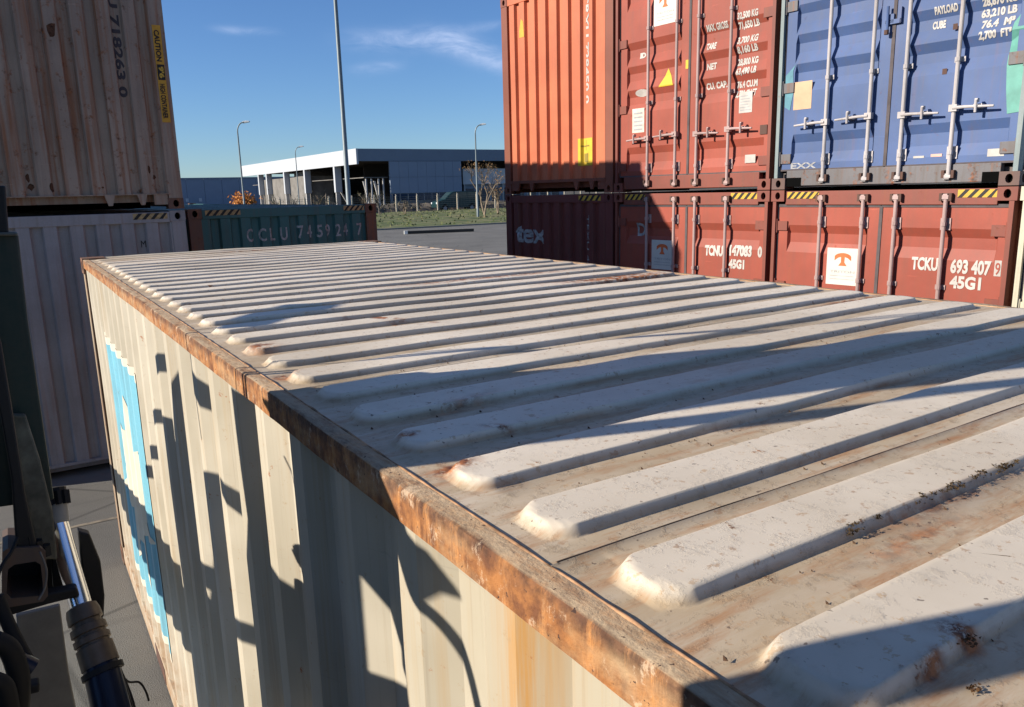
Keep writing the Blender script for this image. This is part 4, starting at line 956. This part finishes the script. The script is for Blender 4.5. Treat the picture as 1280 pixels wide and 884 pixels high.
# low office with a white band, right of the closed front
of = thing('office_building', 'low building with a white roof band showing between the warehouse and the orange container', 'building', (66, 112, 0))
bx('white_band', WHITEF, of, 0, 22, -.6, 0, 4.1, 6.7); bx('wall', GREYW, of, .3, 22, .0, 8, 0, 6.6)
for k in range(8): bx('window', plain('dark_blue_glass', (.02, .035, .07), .15), of, .8+2.6*k, 2.4+2.6*k, -.05, -.005, 1.0, 3.4); bx('column', STRUT, of, .2+2.6*k, .4+2.6*k, -.5, -.2, 0, 4.1)
hl = thing('warehouse', 'long low blue grey hall far behind on the left, with no canopy', 'warehouse', (20, 238, 0))
for k in range(16): bx('cladding_panel', GREYW, hl, 5*k+.04, 5*k+4.96, -.05, .1, .6, 8.3)
bx('wall', GREYF, hl, 0, 80, .11, 60, 0, 8.2); bx('roof_edge', GREYF, hl, -.1, 80.1, -.15, .2, 8.3, 8.75)
for k in (1.9, 5.6): bx('vent_light', WHITEF, hl, 22.5+k*0+k, 23.3+k, -.2, -.06, 1.9, 2.9)
# low bank of rubble and dry scrub between fence and halls
bk = NB('dry_bank'); bkm = bk.fin(bk.mix(bk.noise(sc_=.4, det=9, rough=.7), (.05, .045, .04), (.14, .115, .09)), .95)
m = MB(); vs = []; NX = 220
for i in range(NX+1):
    x = -60+i*1.0
    for j, (dy, h) in enumerate(((0, 0), (1.0, .7), (2.2, 1.15), (3.6, 1.2), (5, .0))): vs.append((x, 100+dy+random.uniform(-.2, .2), h*(1+.35*noise.noise(Vector((x*.25, j, 0))))+random.uniform(0, .12)*(j > 0 and j < 4)))
m.add(vs, [(i*5+k, (i+1)*5+k, (i+1)*5+k+1, i*5+k+1) for i in range(NX) for k in range(4)]); tag(m.build('earth_bank', bkm), kind='structure')

# ------------------------------------------------------------------ trees and scrub
def branchy(m, tips, p, d, L, r, lev):
    q = p+d*L; mid = p+d*(L*.5)+Vector((random.gauss(0, .05), random.gauss(0, .05), 0))*L
    m.tube([p, mid, q], [r, r*.8, r*.6], 5 if lev > 1 else 3, cap=False)
    if lev == 0: tips.append(q); return
    for k in range(random.choice((3, 4))):
        nd = (d+Vector((random.gauss(0, .45), random.gauss(0, .45), random.uniform(-.05, .35)))).normalized()
        branchy(m, tips, p+d*(L*random.uniform(.45, 1)), nd, L*random.uniform(.55, .75), r*.55, lev-1)
def tree(label, loc, H, trunkm, leafm, nleaf, ls, lev=3, group=None, stick=.05, spread=1):
    t = thing('tree', label, 'tree', loc, 0, group); m = MB(); tips = []
    for k in range(random.choice((1, 2)) if lev > 2 else 3):
        branchy(m, tips, Vector((random.gauss(0, .1), random.gauss(0, .1), 0)), Vector((random.gauss(0, .12), random.gauss(0, .12), 1)).normalized(), H*.42, H*.012+stick, lev)
    m.build('trunk', trunkm, t)
    if nleaf:
        l = MB()
        for _ in range(nleaf):
            c = random.choice(tips)+Vector((random.gauss(0, .25), random.gauss(0, .25), random.gauss(0, .25)))*spread; a = Vector((random.gauss(0, 1), random.gauss(0, 1), random.gauss(0, 1))).normalized(); b = a.orthogonal().normalized(); e = a.cross(b); s_ = ls*random.uniform(.5, 1.3)
            l.add([c-b*s_, c+e*s_*.6, c+b*s_, c-e*s_*.6], [(0,1,2,3)])
        l.build('crown', leafm, t)
    return t
bark = plain('pale_bare_bark', (.20, .155, .11), .9); barkd = plain('grey_bare_bark', (.16, .14, .12), .9)
lf1 = plain('last_brown_leaves', (.22, .13, .06), .9, var=.5, sc_=1.5); lf2 = plain('orange_autumn_leaves', (.48, .20, .05), .8, var=.45, sc_=1.2); lf3 = plain('dull_olive_scrub', (.10, .10, .06), .9, var=.4, sc_=1)
G = 'bare trees and scrub beyond the fence'
p = atd(606, 262, 86); tree('bare brown young tree beside the orange container, behind the fence', (p.x, p.y, 0), 8.0, bark, lf1, 420, .09, 3, G, stick=.02)
p = atd(622, 262, 92); tree('smaller bare tree nearest the orange container edge', (p.x, p.y, 0), 4.2, bark, lf1, 120, .09, 3, G)
p = atd(305, 252, 100); tree('round orange autumn bush left of the canopy', (p.x, p.y, 0), 3.0, barkd, lf2, 1500, .17, 3, None, spread=1.9)
for i, (px_, dp, h, lb_) in enumerate(((345, 92, 3.4, 'leftmost pale bare sapling in front of the canopy'), (366, 98, 3.2, 'pale sapling before the second canopy column'), (398, 96, 3.6, 'tangled pale sapling in the middle of the canopy front'), (414, 104, 3.0, 'low grey sapling just left of the tall post'),
                                      (458, 92, 3.8, 'pale bare sapling just right of the tall post'), (474, 98, 3.4, 'bare sapling at the corner opening of the warehouse'), (505, 97, 2.4, 'low sapling before the grey wall panels'))):
    p = atd(px_, 255, dp); tree(lb_, (p.x, p.y, .3), h, bark if i % 2 == 0 else barkd, lf3, 70, .08, 2, G, stick=.03)
m = MB()
for _ in range(1500):
    x = random.uniform(15, 75); y = random.uniform(99.5, 104); z = random.uniform(.4, 1.3)*(1+.3*noise.noise(Vector((x*.3, 0, 4)))); s_ = random.uniform(.05, .22); a = random.uniform(0, pi)
    m.add([(x-cos(a)*s_, y-sin(a)*s_, z-s_), (x+cos(a)*s_, y+sin(a)*s_, z-s_*.3), (x+random.uniform(-.2, .2), y, z+s_*1.6)], [(0,1,2)])
tag(m.build('scrub', plain('dry_scrub', (.10, .09, .06), .95, var=.5, sc_=.8)), kind='stuff')
